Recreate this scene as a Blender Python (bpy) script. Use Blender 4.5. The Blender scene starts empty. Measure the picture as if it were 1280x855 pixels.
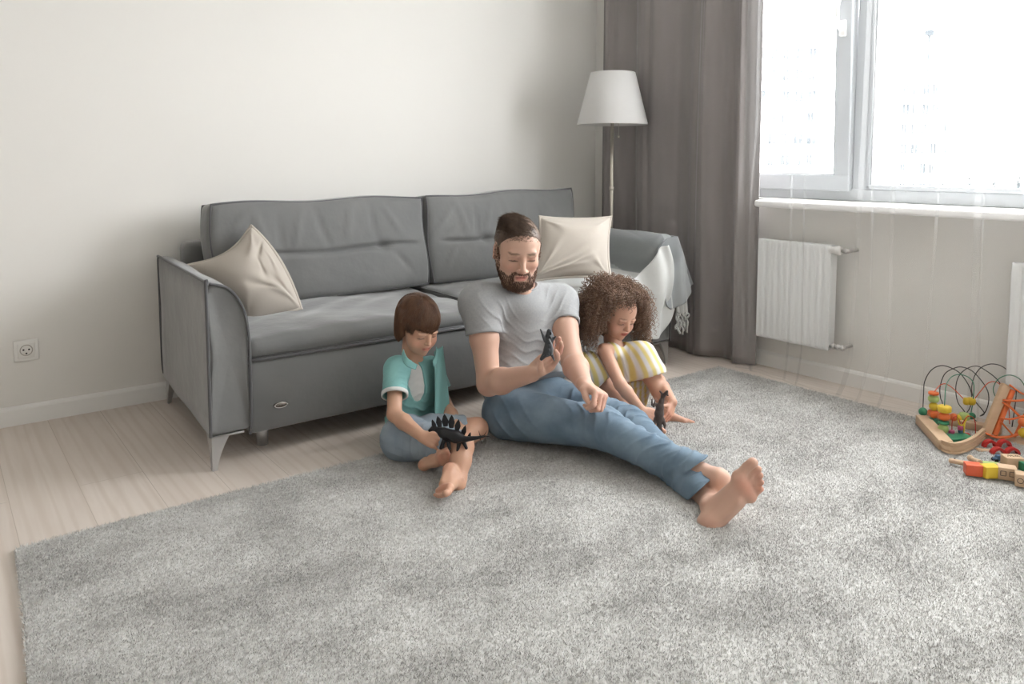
import bpy, bmesh, math, random
import numpy as np
from mathutils import Vector, Matrix, noise
random.seed(7); rng = np.random.default_rng(7)
PI = math.pi
S = bpy.context.scene
COL = S.collection

# ---------------------------------------------------------------- camera
F_PX, CY_PX, PITCH, YAW = 960.3, 280.15, 4.779, 37.37
CAM = np.array([-3.387, -3.565, 1.05])
cd = bpy.data.cameras.new('camera'); cam = bpy.data.objects.new('camera', cd); COL.objects.link(cam)
cam.location = CAM
cam.rotation_euler = (math.radians(90-PITCH), 0, -math.radians(YAW))
cd.sensor_width = 36; cd.lens = 36*F_PX/1280
cd.shift_y = -(427.5-CY_PX)/1280
cd.clip_start = .05; cd.clip_end = 500
S.camera = cam
# ---------------------------------------------------------------- light and exposure
S.view_settings.view_transform = 'Standard'; S.view_settings.look = 'None'
S.view_settings.gamma = 1; S.view_settings.use_curve_mapping = False
S.view_settings.exposure = 0.40
SKY = 17.0
w = bpy.data.worlds.new('sky'); S.world = w; w.use_nodes = True
bg = w.node_tree.nodes['Background']; bg.inputs[0].default_value = (.985, .985, 1, 1); bg.inputs[1].default_value = SKY
try:
    S.cycles.use_denoising = True; S.cycles.denoiser = 'OPENIMAGEDENOISE'
    S.cycles.max_bounces = 8; S.cycles.diffuse_bounces = 5; S.cycles.transparent_max_bounces = 12
    S.cycles.glossy_bounces = 2; S.cycles.transmission_bounces = 4; S.cycles.sample_clamp_indirect = 8
    S.cycles.caustics_reflective = False; S.cycles.caustics_refractive = False
except Exception: pass
def portal(y0, y1, z0, z1, front=None):
    l = bpy.data.lights.new('window_portal', 'AREA'); l.shape = 'RECTANGLE'; l.size = abs(y1-y0); l.size_y = z1-z0
    l.cycles.is_portal = True
    o = bpy.data.objects.new('window_portal', l); COL.objects.link(o)
    o.location = (.22, (y0+y1)/2, (z0+z1)/2); o.rotation_euler = (PI/2, 0, PI/2)
    if front is not None: o.location = ((y0+y1)/2, front, (z0+z1)/2); o.rotation_euler = (PI/2, 0, PI)
    return o
WIN1 = (-.78, -3.05, .855, 2.45); ADDED_WIN = (-4.3, -5.5, .85, 2.45)  # the second opening lies out of view, added for its light

# ---------------------------------------------------------------- helpers
A_ = np.array
HV = A_([math.sin(math.radians(YAW)), math.cos(math.radians(YAW)), 0.])      # level view direction
RV = A_([HV[1], -HV[0], 0.]); UV = A_([0, 0, 1.])
_fw = HV*math.cos(math.radians(PITCH)) - UV*math.sin(math.radians(PITCH)); _up = UV*math.cos(math.radians(PITCH)) + HV*math.sin(math.radians(PITCH))
def at(px, py, D=None, z=None, x=None, y=None):
    """point of the room: a sight line met at distance D, or at a height / wall plane"""
    d = _fw*F_PX + RV*(px-640) + _up*(CY_PX-py)
    if D is not None: return CAM + d*(D/(d@HV))
    if z is not None: return CAM + d*((z-CAM[2])/d[2])
    if x is not None: return CAM + d*((x-CAM[0])/d[0])
    return CAM + d*((y-CAM[1])/d[1])
def nrm(v): v = A_(v, dtype=float); return v/np.linalg.norm(v)

def tag(o, label=None, cat=None, group=None, kind=None):
    if label: o['label'] = label
    if cat: o['category'] = cat
    if group: o['group'] = group
    if kind: o['kind'] = kind
    return o
def empty(name, loc, label=None, cat=None, group=None):
    o = bpy.data.objects.new(name, None); o.location = loc; o.empty_display_size = .05
    COL.objects.link(o); tag(o, label, cat, group); return o
def link(name, me, mat=None, parent=None, smooth=True):
    o = bpy.data.objects.new(name, me); COL.objects.link(o)
    if mat is not None: me.materials.append(mat)
    if parent is not None:
        o.parent = parent
        if parent.type == 'EMPTY': o.matrix_parent_inverse = Matrix.Translation(-parent.location)
    return o
def mesh_np(name, V, Q, mat=None, parent=None, smooth=True, T=None, col=None):
    """V (n,3), Q (m,4) quads and/or T (k,3) tris"""
    me = bpy.data.meshes.new(name); V = np.asarray(V, dtype=np.float32)
    loops = []; starts = []; tot = []; off = 0
    for arr, n in ((Q, 4), (T, 3)):
        if arr is None or len(arr) == 0: continue
        arr = np.asarray(arr, dtype=np.int32); loops.append(arr.ravel()); k = len(arr)
        starts.append(off + np.arange(k)*n); tot.append(np.full(k, n)); off += k*n
    loops = np.concatenate(loops); starts = np.concatenate(starts); tot = np.concatenate(tot)
    me.vertices.add(len(V)); me.vertices.foreach_set('co', V.ravel())
    me.loops.add(len(loops)); me.loops.foreach_set('vertex_index', loops.astype(np.int32))
    me.polygons.add(len(starts)); me.polygons.foreach_set('loop_start', starts.astype(np.int32)); me.polygons.foreach_set('loop_total', tot.astype(np.int32))
    me.polygons.foreach_set('use_smooth', np.full(len(starts), smooth, dtype=bool))
    me.update(calc_edges=True); me.validate()
    if col is not None:
        a = me.color_attributes.new('Col', 'FLOAT_COLOR', 'POINT')
        a.data.foreach_set('color', np.concatenate([col, np.ones((len(col), 1))], 1).astype(np.float32).ravel())
    return link(name, me, mat, parent)
class MB:
    """collects shapes into ONE mesh"""
    def __init__(s): s.v = []; s.q = []; s.t = []; s.n = 0
    def add(s, V, Q=None, T=None):
        V = np.asarray(V, float); s.v.append(V)
        if Q is not None and len(Q): s.q.append(np.asarray(Q)+s.n)
        if T is not None and len(T): s.t.append(np.asarray(T)+s.n)
        s.n += len(V); return s
    def build(s, name, mat=None, parent=None, smooth=True):
        return mesh_np(name, np.concatenate(s.v), np.concatenate(s.q) if s.q else None, mat, parent, smooth, np.concatenate(s.t) if s.t else None)
def rbox(lo, hi, r=.01, n=(6, 6, 6), puff=0, R=None, c=None, deform=None):
    """rounded, optionally puffed box as arrays; R, c = rotation about c"""
    lo = A_(lo, dtype=float); hi = A_(hi, dtype=float); C = (lo+hi)/2; H = (hi-lo)/2; r = min(r, H.min()*.999)
    if isinstance(n, int): n = (n, n, n)
    Vs = []; Qs = []; off = 0
    for ax in range(3):
        a, b = (ax+1) % 3, (ax+2) % 3
        def lin(k, m):
            e = r/H[k]*.5
            t = np.concatenate([[-1, -1+e*.5, -1+e], np.linspace(-1+2*e, 1-2*e, m), [1-e, 1-e*.5, 1]]) if 2*e < .9 else np.linspace(-1, 1, m+6)
            return t
        ua, ub = lin(a, n[a]), lin(b, n[b])
        for sg in (-1, 1):
            U, W_ = np.meshgrid(ua, ub, indexing='ij'); P = np.zeros(U.shape+(3,)); P[..., ax] = sg; P[..., a] = U; P[..., b] = W_
            nu, nv = U.shape; idx = np.arange(nu*nv).reshape(nu, nv)
            q = np.stack([idx[:-1, :-1], idx[1:, :-1], idx[1:, 1:], idx[:-1, 1:]], -1).reshape(-1, 4)
            if sg < 0: q = q[:, ::-1]
            Vs.append(P.reshape(-1, 3)); Qs.append(q+off); off += nu*nv
    P = np.concatenate(Vs); Q = np.concatenate(Qs)
    p = P*H; inn = np.clip(p, -(H-r), H-r); d = p-inn; L = np.linalg.norm(d, axis=1, keepdims=True); L[L == 0] = 1
    # spread directions on the rounding
    V = inn + d/L*np.where(np.abs(d).max(1, keepdims=True) > 1e-9, r, 0)
    if puff:
        w_ = (1-(V/H)**2).clip(0, 1); 
        for ax in range(3):
            if isinstance(puff, (tuple, list)): pf = puff[ax]
            else: pf = puff
            a, b = (ax+1) % 3, (ax+2) % 3
            V[:, ax] += np.sign(V[:, ax])*(np.abs(V[:, ax])/H[ax])**3*pf*(w_[:, a]*w_[:, b])**.45
    # weld
    key = np.round(V/1e-5).astype(np.int64); _, first, inv = np.unique(key, axis=0, return_index=True, return_inverse=True); inv = inv.ravel()
    V = V[first]; Q = inv[Q]
    V = V + C
    if deform is not None: V = deform(V)
    if R is not None:
        c0 = C if c is None else A_(c); V = (V-c0)@A_(R).T + c0
    bad = (Q[:, 0] == Q[:, 1]) | (Q[:, 1] == Q[:, 2]) | (Q[:, 2] == Q[:, 3]) | (Q[:, 3] == Q[:, 0])
    return V, Q[~bad]
def box(name, lo, hi, mat, parent=None, r=.004, **k):
    V, Q = rbox(np.minimum(lo, hi), np.maximum(lo, hi), r, n=k.pop('n', (2, 2, 2)), **k); return mesh_np(name, V, Q, mat, parent)
def plain(name, lo, hi, mat, parent=None):
    lo, hi = np.minimum(lo, hi), np.maximum(lo, hi)
    V = [(x, y, z) for x in (lo[0], hi[0]) for y in (lo[1], hi[1]) for z in (lo[2], hi[2])]
    Q = [(0, 1, 3, 2), (4, 6, 7, 5), (0, 4, 5, 1), (2, 3, 7, 6), (0, 2, 6, 4), (1, 5, 7, 3)]
    return mesh_np(name, V, Q, mat, parent, smooth=False)
def tube(path, rad, n=8, closed=False, cap=True, flat=None):
    P = np.asarray(path, float); m = len(P); rad = np.full(m, rad, float) if np.isscalar(rad) else np.asarray(rad, float)
    T = np.gradient(P, axis=0) if not closed else (np.roll(P, -1, 0)-np.roll(P, 1, 0))
    T /= np.linalg.norm(T, axis=1, keepdims=True)+1e-12
    up = A_([0, 0, 1.]) if abs(T[0][2]) < .9 else A_([1., 0, 0])
    N = np.zeros_like(P); N[0] = nrm(np.cross(T[0], up))
    for i in range(1, m):
        v = N[i-1]-T[i]*(N[i-1]@T[i]); N[i] = v/(np.linalg.norm(v)+1e-12)
    B = np.cross(T, N); a = np.arange(n)*2*PI/n
    V = P[:, None]+rad[:, None, None]*(np.cos(a)[None, :, None]*N[:, None]+np.sin(a)[None, :, None]*B[:, None]*(flat or 1))
    V = V.reshape(-1, 3); idx = np.arange(m*n).reshape(m, n)
    I = np.concatenate([idx, idx[:1]]) if closed else idx
    q = np.stack([I[:-1], np.roll(I[:-1], -1, 1), np.roll(I[1:], -1, 1), I[1:]], -1).reshape(-1, 4)
    Tt = []
    if cap and not closed:
        V = np.concatenate([V, P[:1], P[-1:]]); c0, c1 = m*n, m*n+1
        for j in range(n):
            k = (j+1) % n; Tt.append((c0, idx[0, k], idx[0, j])); Tt.append((c1, idx[-1, j], idx[-1, k]))
    return V, q, Tt
def smooth_path(pts, n=40, closed=False):
    """Catmull-Rom through points"""
    P = [A_(p, dtype=float) for p in pts]; m = len(P); out = []
    segs = m if closed else m-1; per = max(2, n//segs)
    g = (lambda i: P[i % m]) if closed else (lambda i: P[min(max(i, 0), m-1)])
    for i in range(segs):
        p0, p1, p2, p3 = g(i-1), g(i), g(i+1), g(i+2)
        for t in np.arange(per)/per:
            out.append(.5*((2*p1)+(-p0+p2)*t+(2*p0-5*p1+4*p2-p3)*t*t+(-p0+3*p1-3*p2+p3)*t**3))
    if not closed: out.append(P[-1])
    return A_(out)
def lathe(prof, c=(0, 0, 0), n=28, axis=None):
    """prof list of (r,z)"""
    pr = A_(prof, dtype=float); m = len(pr); a = np.arange(n)*2*PI/n
    V = np.stack([pr[:, 0][:, None]*np.cos(a), pr[:, 0][:, None]*np.sin(a), np.repeat(pr[:, 1][:, None], n, 1)], -1).reshape(-1, 3)
    if axis is not None:
        z = nrm(axis); x = nrm(np.cross(z, (0, 0, 1) if abs(z[2]) < .9 else (1, 0, 0))); y = np.cross(z, x); V = V@np.stack([x, y, z])
    idx = np.arange(m*n).reshape(m, n)
    q = np.stack([idx[:-1], np.roll(idx[:-1], -1, 1), np.roll(idx[1:], -1, 1), idx[1:]], -1).reshape(-1, 4)
    return V+A_(c), q
def loft(rings, cap=True):
    R_ = np.asarray(rings, float); m, n = R_.shape[:2]; V = R_.reshape(-1, 3); idx = np.arange(m*n).reshape(m, n)
    q = np.stack([idx[:-1], np.roll(idx[:-1], -1, 1), np.roll(idx[1:], -1, 1), idx[1:]], -1).reshape(-1, 4); T = []
    if cap:
        V = np.concatenate([V, R_[0].mean(0)[None], R_[-1].mean(0)[None]])
        for j in range(n):
            k = (j+1) % n; T.append((m*n, idx[0, k], idx[0, j])); T.append((m*n+1, idx[-1, j], idx[-1, k]))
    return V, q, T
def sheet(P, th=0):
    """P (nu,nv,3) grid -> surface, thickened if th"""
    nu, nv = P.shape[:2]; idx = np.arange(nu*nv).reshape(nu, nv)
    q = np.stack([idx[:-1, :-1], idx[1:, :-1], idx[1:, 1:], idx[:-1, 1:]], -1).reshape(-1, 4); V = P.reshape(-1, 3)
    if not th: return V, q
    gu = np.gradient(P, axis=0); gv = np.gradient(P, axis=1); N = np.cross(gu, gv); N /= np.linalg.norm(N, axis=2, keepdims=True)+1e-12
    V2 = (P-N*th).reshape(-1, 3); k = nu*nv; qs = [q, q[:, ::-1]+k]
    for e in (idx[0, :], idx[:, -1], idx[-1, ::-1], idx[::-1, 0]):
        qs.append(np.stack([e[1:], e[:-1], e[:-1]+k, e[1:]+k], -1)[:, ::-1])
    return np.concatenate([V, V2]), np.concatenate(qs)
def strands(paths, rad, n=3):
    """paths (k,m,3) -> ribbons of thin tubes, rad (k,m) or scalar"""
    P = np.asarray(paths, float); k, m = P.shape[:2]; T = np.gradient(P, axis=1); T /= np.linalg.norm(T, axis=2, keepdims=True)+1e-12
    ref = nrm(rng.normal(size=3)); N = np.cross(T, ref); N /= np.linalg.norm(N, axis=2, keepdims=True)+1e-9; B = np.cross(T, N)
    a = np.arange(n)*2*PI/n; rad = np.broadcast_to(np.asarray(rad, float), (k, m))
    V = P[:, :, None]+rad[:, :, None, None]*(np.cos(a)[:, None]*N[:, :, None]+np.sin(a)[:, None]*B[:, :, None])
    idx = np.arange(k*m*n).reshape(k, m, n)
    q = np.stack([idx[:, :-1], np.roll(idx[:, :-1], -1, 2), np.roll(idx[:, 1:], -1, 2), idx[:, 1:]], -1).reshape(-1, 4)
    return V.reshape(-1, 3), q

# ---------------------------------------------------------------- distance-field modelling
class Vol:
    def __init__(s, lo, hi, h):
        s.h = h; s.lo = A_(lo, dtype=float); s.n = np.ceil((A_(hi)-s.lo)/h).astype(int)+1
        s.ax = [(s.lo[i]+np.arange(s.n[i])*h).astype(np.float32) for i in range(3)]; s.D = np.full(s.n, 1., np.float32)
    def sub_(s, lo, hi):
        sl = []
        for i in range(3):
            a = max(0, int((lo[i]-s.lo[i])/s.h)-1); b = min(s.n[i], int((hi[i]-s.lo[i])/s.h)+3)
            if b <= a: return None
            sl.append(slice(a, b))
        X, Y, Z = (s.ax[0][sl[0]][:, None, None], s.ax[1][sl[1]][None, :, None], s.ax[2][sl[2]][None, None, :])
        return tuple(sl), X, Y, Z
    def op(s, lo, hi, fn, k, mode):
        m = k+2.5*s.h; r = s.sub_(A_(lo)-m, A_(hi)+m)
        if r is None: return s
        sl, X, Y, Z = r; d = fn(X, Y, Z).astype(np.float32); a = s.D[sl]
        if mode == 'sub': d = -d; a = -a; a, d = a, -d     # max(a, -d) = -min(-a, d)
        hh = np.maximum(k-np.abs(a-d), 0)/max(k, 1e-6); v = np.minimum(a, d)-hh*hh*k*.25
        s.D[sl] = -v if mode == 'sub' else v
        return s
    def cap(s, a, b, ra, rb=None, k=.012, flat=None, mode='add'):
        a = A_(a, dtype=float); b = A_(b, dtype=float); rb = ra if rb is None else rb; R = max(ra, rb)
        ab = b-a; L2 = float(ab@ab)+1e-12
        def fn(X, Y, Z):
            px, py, pz = X-a[0], Y-a[1], Z-a[2]; t = np.clip((px*ab[0]+py*ab[1]+pz*ab[2])/L2, 0, 1)
            qx, qy, qz = px-t*ab[0], py-t*ab[1], pz-t*ab[2]
            if flat is not None:
                n_, f = flat; c = (qx*n_[0]+qy*n_[1]+qz*n_[2])*(f-1); qx = qx+c*n_[0]; qy = qy+c*n_[1]; qz = qz+c*n_[2]
            return np.sqrt(qx*qx+qy*qy+qz*qz)-(ra+(rb-ra)*t)
        return s.op(np.minimum(a, b)-R, np.maximum(a, b)+R, fn, k, mode)
    def ell(s, c, r, R=None, k=.012, mode='add'):
        c = A_(c, dtype=float); r = A_([r]*3 if np.isscalar(r) else r, dtype=float); R = np.eye(3) if R is None else A_(R)  # columns = axes
        def fn(X, Y, Z):
            px, py, pz = X-c[0], Y-c[1], Z-c[2]; k0 = 0; k1 = 0
            for i in range(3):
                q = (px*R[0, i]+py*R[1, i]+pz*R[2, i])/r[i]; k0 = k0+q*q; k1 = k1+q*q/r[i]**2
            k0 = np.sqrt(k0); k1 = np.sqrt(k1)+1e-9; return k0*(k0-1)/k1
        e = np.sqrt(((R*r)**2).sum(1))
        return s.op(c-e, c+e, fn, k, mode)
    def cut(s, o, n, k=.004, lo=None, hi=None):
        """removes everything on the side n points to (within lo..hi)"""
        o = A_(o, dtype=float); n = nrm(n)
        r = s.sub_(s.lo if lo is None else lo, s.lo+s.n*s.h if hi is None else hi)
        if r is None: return s
        sl, X, Y, Z = r; d = (X-o[0])*n[0]+(Y-o[1])*n[1]+(Z-o[2])*n[2]; a = s.D[sl]
        hh = np.maximum(k-np.abs(a-d), 0)/k; s.D[sl] = np.maximum(a, d)+hh*hh*k*.25; return s
    def disp(s, c, rad, fn):
        c = A_(c, dtype=float); rad = A_([rad]*3 if np.isscalar(rad) else rad, dtype=float); r = s.sub_(c-rad*1.6, c+rad*1.6)
        if r is None: return s
        sl, X, Y, Z = r; m = np.exp(-(((X-c[0])/rad[0])**2+((Y-c[1])/rad[1])**2+((Z-c[2])/rad[2])**2)*1.5)
        s.D[sl] += (fn(X, Y, Z)*m).astype(np.float32); return s
    def wrinkle(s, c, rad, d, freq, amp, warp=.6, seed=0.):
        """cloth folds: ridges across direction d"""
        d = nrm(d); e = nrm(np.cross(d, (.3, .5, .81))); f = np.cross(d, e)
        def fn(X, Y, Z):
            u = X*d[0]+Y*d[1]+Z*d[2]; v = X*e[0]+Y*e[1]+Z*e[2]; t = X*f[0]+Y*f[1]+Z*f[2]
            ph = u*freq + warp*np.sin(v*freq*.35+seed)+warp*1.3*np.sin(t*freq*.27+seed*1.7)+.5*np.sin(v*freq*.8+t*freq*.5+seed*3)
            return -amp*2.3*(1-np.abs(np.sin(ph*.9)))**2.1*(.62+.38*np.sin(v*freq*.22+t*freq*.31+seed*2))
        return s.disp(c, rad, fn)
    def mesh(s):
        D = s.D; I = D < 0; c = np.zeros(tuple(x-1 for x in D.shape), np.uint8)
        for a in (0, 1):
            for b in (0, 1):
                for e in (0, 1): c += I[a:a+c.shape[0], b:b+c.shape[1], e:e+c.shape[2]]
        idx = np.argwhere((c > 0) & (c < 8)); del c
        pos = np.zeros((len(idx), 3)); cnt = np.zeros(len(idx)); corners = [A_(x) for x in np.ndindex(2, 2, 2)]
        val = {tuple(k): D[idx[:, 0]+k[0], idx[:, 1]+k[1], idx[:, 2]+k[2]] for k in corners}
        for a in corners:
            for ax in range(3):
                if a[ax] == 0:
                    b = a.copy(); b[ax] = 1; va = val[tuple(a)]; vb = val[tuple(b)]; cr = (va < 0) != (vb < 0)
                    t = np.where(cr, va/np.where(cr, va-vb, 1), 0); p = np.repeat(a[None].astype(float), len(idx), 0); p[:, ax] += t
                    pos += p*cr[:, None]; cnt += cr
        V = (pos/cnt[:, None]+idx)*s.h+s.lo
        M = np.full(tuple(x-1 for x in D.shape), -1, np.int32); M[idx[:, 0], idx[:, 1], idx[:, 2]] = np.arange(len(idx)); Q = []
        for ax in range(3):
            b, e = (ax+1) % 3, (ax+2) % 3
            s0 = [slice(None)]*3; s1 = [slice(None)]*3; s0[ax] = slice(0, -1); s1[ax] = slice(1, None)
            for i in (b, e): s0[i] = slice(1, -1); s1[i] = slice(1, -1)
            A0 = I[tuple(s0)]; A1 = I[tuple(s1)]; w_ = np.argwhere(A0 != A1)
            g = w_.copy(); g[:, b] += 1; g[:, e] += 1
            sg = A0[w_[:, 0], w_[:, 1], w_[:, 2]]
            def cell(db, de):
                q = g.copy(); q[:, b] += db; q[:, e] += de; return M[q[:, 0], q[:, 1], q[:, 2]]
            q = np.stack([cell(-1, -1), cell(0, -1), cell(0, 0), cell(-1, 0)], 1); q[~sg] = q[~sg][:, ::-1]; Q.append(q)
        Q = np.concatenate(Q); Q = Q[(Q >= 0).all(1)]
        return V, Q
    def grad(s, V):
        i = np.clip(np.round((V-s.lo)/s.h).astype(int), 1, s.n-2); g = np.stack([s.D[i[:, 0]+1, i[:, 1], i[:, 2]]-s.D[i[:, 0]-1, i[:, 1], i[:, 2]],
            s.D[i[:, 0], i[:, 1]+1, i[:, 2]]-s.D[i[:, 0], i[:, 1]-1, i[:, 2]], s.D[i[:, 0], i[:, 1], i[:, 2]+1]-s.D[i[:, 0], i[:, 1], i[:, 2]-1]], 1)
        return g/(np.linalg.norm(g, axis=1, keepdims=True)+1e-9)
class Fr:
    """a local frame: x right, y forward, z up, with a scale"""
    def __init__(s, o, fwd, up=(0, 0, 1), sc=1., right=None):
        s.o = A_(o, dtype=float); s.y = nrm(fwd)
        if right is None: s.x = nrm(np.cross(s.y, up))
        else: s.x = nrm(A_(right)-s.y*(A_(right)@s.y))
        s.z = np.cross(s.x, s.y); s.R = np.stack([s.x, s.y, s.z], 1); s.s = sc
    def p(s, *a): a = A_(a if len(a) == 3 else a[0], dtype=float); return s.o+s.R@(a*s.s)
    def loc(s, V): return (np.asarray(V)-s.o)@s.R/s.s

# ---------------------------------------------------------------- materials
def mat(name, col, rough=.6, bump=None, var=None, metal=0, sheen=0, spec=.3, attr=False, sss=0, trans=0, alpha=1, emis=None, coords='Object'):
    m = bpy.data.materials.new(name); m.use_nodes = True; nt = m.node_tree; N = nt.nodes; L = nt.links; b = N['Principled BSDF']
    b.inputs['Base Color'].default_value = (*col, 1); b.inputs['Roughness'].default_value = rough; b.inputs['Metallic'].default_value = metal
    b.inputs['Specular IOR Level'].default_value = spec; b.inputs['Sheen Weight'].default_value = sheen
    if sheen: b.inputs['Sheen Roughness'].default_value = .4
    if sss: b.inputs['Subsurface Weight'].default_value = sss; b.inputs['Subsurface Radius'].default_value = (.012, .005, .003); b.inputs['Subsurface Scale'].default_value = 1
    tc = N.new('ShaderNodeTexCoord'); src = None
    if attr:
        a = N.new('ShaderNodeAttribute'); a.attribute_name = 'Col'; src = a.outputs['Color']; L.new(src, b.inputs['Base Color'])
    if var:   # (scale, amount, second colour or None, stretch)
        sc, amt = var[0], var[1]; c2 = var[2] if len(var) > 2 and var[2] else tuple(x*.6 for x in col)
        mp = N.new('ShaderNodeMapping'); mp.inputs['Scale'].default_value = var[3] if len(var) > 3 else (1, 1, 1); L.new(tc.outputs[coords], mp.inputs[0])
        nz = N.new('ShaderNodeTexNoise'); nz.inputs['Scale'].default_value = sc; nz.inputs['Detail'].default_value = 5; L.new(mp.outputs[0], nz.inputs[0])
        r = N.new('ShaderNodeMapRange'); r.inputs[1].default_value = .35; r.inputs[2].default_value = .65; r.inputs[4].default_value = amt; L.new(nz.outputs[0], r.inputs[0])
        mx = N.new('ShaderNodeMix'); mx.data_type = 'RGBA'; L.new(r.outputs[0], mx.inputs[0]); mx.inputs[7].default_value = (*c2, 1)
        if src: L.new(src, mx.inputs[6])
        else: mx.inputs[6].default_value = (*col, 1)
        L.new(mx.outputs[2], b.inputs['Base Color']); src = mx.outputs[2]
    if bump:  # list of (scale, strength, distance)
        prev = None
        for (sc, st, ds) in bump:
            nz = N.new('ShaderNodeTexNoise'); nz.inputs['Scale'].default_value = sc; nz.inputs['Detail'].default_value = 4; L.new(tc.outputs[coords], nz.inputs[0])
            bp = N.new('ShaderNodeBump'); bp.inputs['Strength'].default_value = st; bp.inputs['Distance'].default_value = ds; L.new(nz.outputs[0], bp.inputs['Height'])
            if prev: L.new(prev, bp.inputs['Normal'])
            prev = bp.outputs[0]
        L.new(prev, b.inputs['Normal'])
    if trans: b.inputs['Transmission Weight'].default_value = trans
    return m
# ---------------------------------------------------------------- the room
M = {}
M['wall'] = mat('wall_paint', (.755, .738, .705), .85, bump=[(260, .05, .002)])
M['ceil'] = mat('ceiling_paint', (.82, .81, .79), .9, bump=[(200, .05, .002)])
M['white'] = mat('white_trim', (.80, .79, .77), .45, bump=[(40, .02, .002)])
M['pvc'] = mat('window_plastic', (.43, .45, .47), .35, bump=[(30, .02, .002)])
def floor_mat():
    m = mat('pale_laminate', (.60, .51, .44), .42, spec=.35); nt = m.node_tree; N = nt.nodes; L = nt.links; b = N['Principled BSDF']
    tc = N.new('ShaderNodeTexCoord'); mp = N.new('ShaderNodeMapping'); mp.inputs['Rotation'].default_value = (0, 0, PI/2); L.new(tc.outputs['Object'], mp.inputs[0])
    br = N.new('ShaderNodeTexBrick'); br.offset = .37; br.inputs['Scale'].default_value = 1; br.inputs['Brick Width'].default_value = 1.28; br.inputs['Row Height'].default_value = .19
    br.inputs['Mortar Size'].default_value = .0012; br.inputs['Mortar Smooth'].default_value = .5; br.inputs['Bias'].default_value = 0
    br.inputs['Color1'].default_value = (.66, .585, .525, 1); br.inputs['Color2'].default_value = (.70, .625, .565, 1); br.inputs['Mortar'].default_value = (.42, .35, .29, 1)
    L.new(mp.outputs[0], br.inputs[0])
    m2 = N.new('ShaderNodeMapping'); m2.inputs['Scale'].default_value = (9, .7, 1); L.new(tc.outputs['Object'], m2.inputs[0])
    nz = N.new('ShaderNodeTexNoise'); nz.inputs['Scale'].default_value = 3; nz.inputs['Detail'].default_value = 6; nz.inputs['Distortion'].default_value = 1.2; L.new(m2.outputs[0], nz.inputs[0])
    m3 = N.new('ShaderNodeMapping'); m3.inputs['Scale'].default_value = (14, .55, 1); L.new(tc.outputs['Object'], m3.inputs[0])
    wv = N.new('ShaderNodeTexWave'); wv.inputs['Scale'].default_value = .55; wv.inputs['Distortion'].default_value = 9; wv.inputs['Detail'].default_value = 2; wv.inputs['Detail Scale'].default_value = 1.1; L.new(m3.outputs[0], wv.inputs[0])
    mx = N.new('ShaderNodeMix'); mx.data_type = 'RGBA'; mx.inputs[7].default_value = (.56, .475, .41, 1); L.new(br.outputs[0], mx.inputs[6])
    r = N.new('ShaderNodeMapRange'); r.inputs[1].default_value = .4; r.inputs[2].default_value = .75; r.inputs[4].default_value = .45; L.new(nz.outputs[0], r.inputs[0]); L.new(r.outputs[0], mx.inputs[0])
    mx2 = N.new('ShaderNodeMix'); mx2.data_type = 'RGBA'; mx2.inputs[7].default_value = (.55, .46, .39, 1); L.new(mx.outputs[2], mx2.inputs[6])
    r2 = N.new('ShaderNodeMapRange'); r2.inputs[1].default_value = .6; r2.inputs[2].default_value = 1; r2.inputs[4].default_value = .4; L.new(wv.outputs['Fac'], r2.inputs[0]); L.new(r2.outputs[0], mx2.inputs[0])
    L.new(mx2.outputs[2], b.inputs['Base Color'])
    bp = N.new('ShaderNodeBump'); bp.inputs['Strength'].default_value = .08; bp.inputs['Distance'].default_value = .002; L.new(nz.outputs[0], bp.inputs['Height']); L.new(bp.outputs[0], b.inputs['Normal'])
    return m
XL, YF, CH = -5.9, -5.9, 2.72
def st(o): o['kind'] = 'structure'; return o
st(plain('floor', (XL-.1, YF-.1, -.1), (.35, .1, 0), floor_mat()))
st(plain('ceiling', (XL-.1, YF-.1, CH), (.35, .1, CH+.1), M['ceil']))
st(plain('wall_back', (XL-.1, 0, 0), (.35, .12, CH), M['wall']))
st(plain('wall_left', (XL-.1, YF, 0), (XL, 0, CH), M['wall']))
mb = MB()
def pl(lo, hi):
    V = [(x, y, z) for x in (lo[0], hi[0]) for y in (lo[1], hi[1]) for z in (lo[2], hi[2])]
    mb.add(V, [(0, 1, 3, 2), (4, 6, 7, 5), (0, 4, 5, 1), (2, 3, 7, 6), (0, 2, 6, 4), (1, 5, 7, 3)])
a0, a1, az0, az1 = WIN1; b0, b1, bz0, bz1 = ADDED_WIN
pl((0, a0, 0), (.3, 0, CH)); pl((0, a1, 0), (.3, a0, az0)); pl((0, a1, az1), (.3, a0, CH)); pl((0, b0, 0), (.3, a1, CH))
pl((0, b1, 0), (.3, b0, bz0)); pl((0, b1, bz1), (.3, b0, CH)); pl((0, YF, 0), (.3, b1, CH))
st(mb.build('wall_right', M['wall'], smooth=False))
st(plain('wall_front', (XL-.1, YF-.1, 0), (.35, YF, CH), M['wall']))
portal(a0, a1, az0, az1); portal(b0, b1, bz0, bz1)
# baseboards with a rounded top lip
def baseboard(name, p0, p1, nx):
    p0, p1, nx = A_(p0, dtype=float), A_(p1, dtype=float), A_(nx, dtype=float)
    prof = [(0, 0), (.014, 0), (.014, .062), (.010, .071), (.004, .076), (0, .076)]
    rings = [[p+nx*u+UV*v for u, v in prof] for p in (p0, p1)]
    V, q, T = loft(rings); return st(mesh_np(name, V, q, M['white'], None, False, T))
baseboard('baseboard_back', (XL, 0, 0), (0, 0, 0), (0, -1, 0))
baseboard('baseboard_right', (0, 0, 0), (0, b0+.05, 0), (-1, 0, 0))
baseboard('baseboard_left', (XL, YF, 0), (XL, 0, 0), (1, 0, 0))

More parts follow.
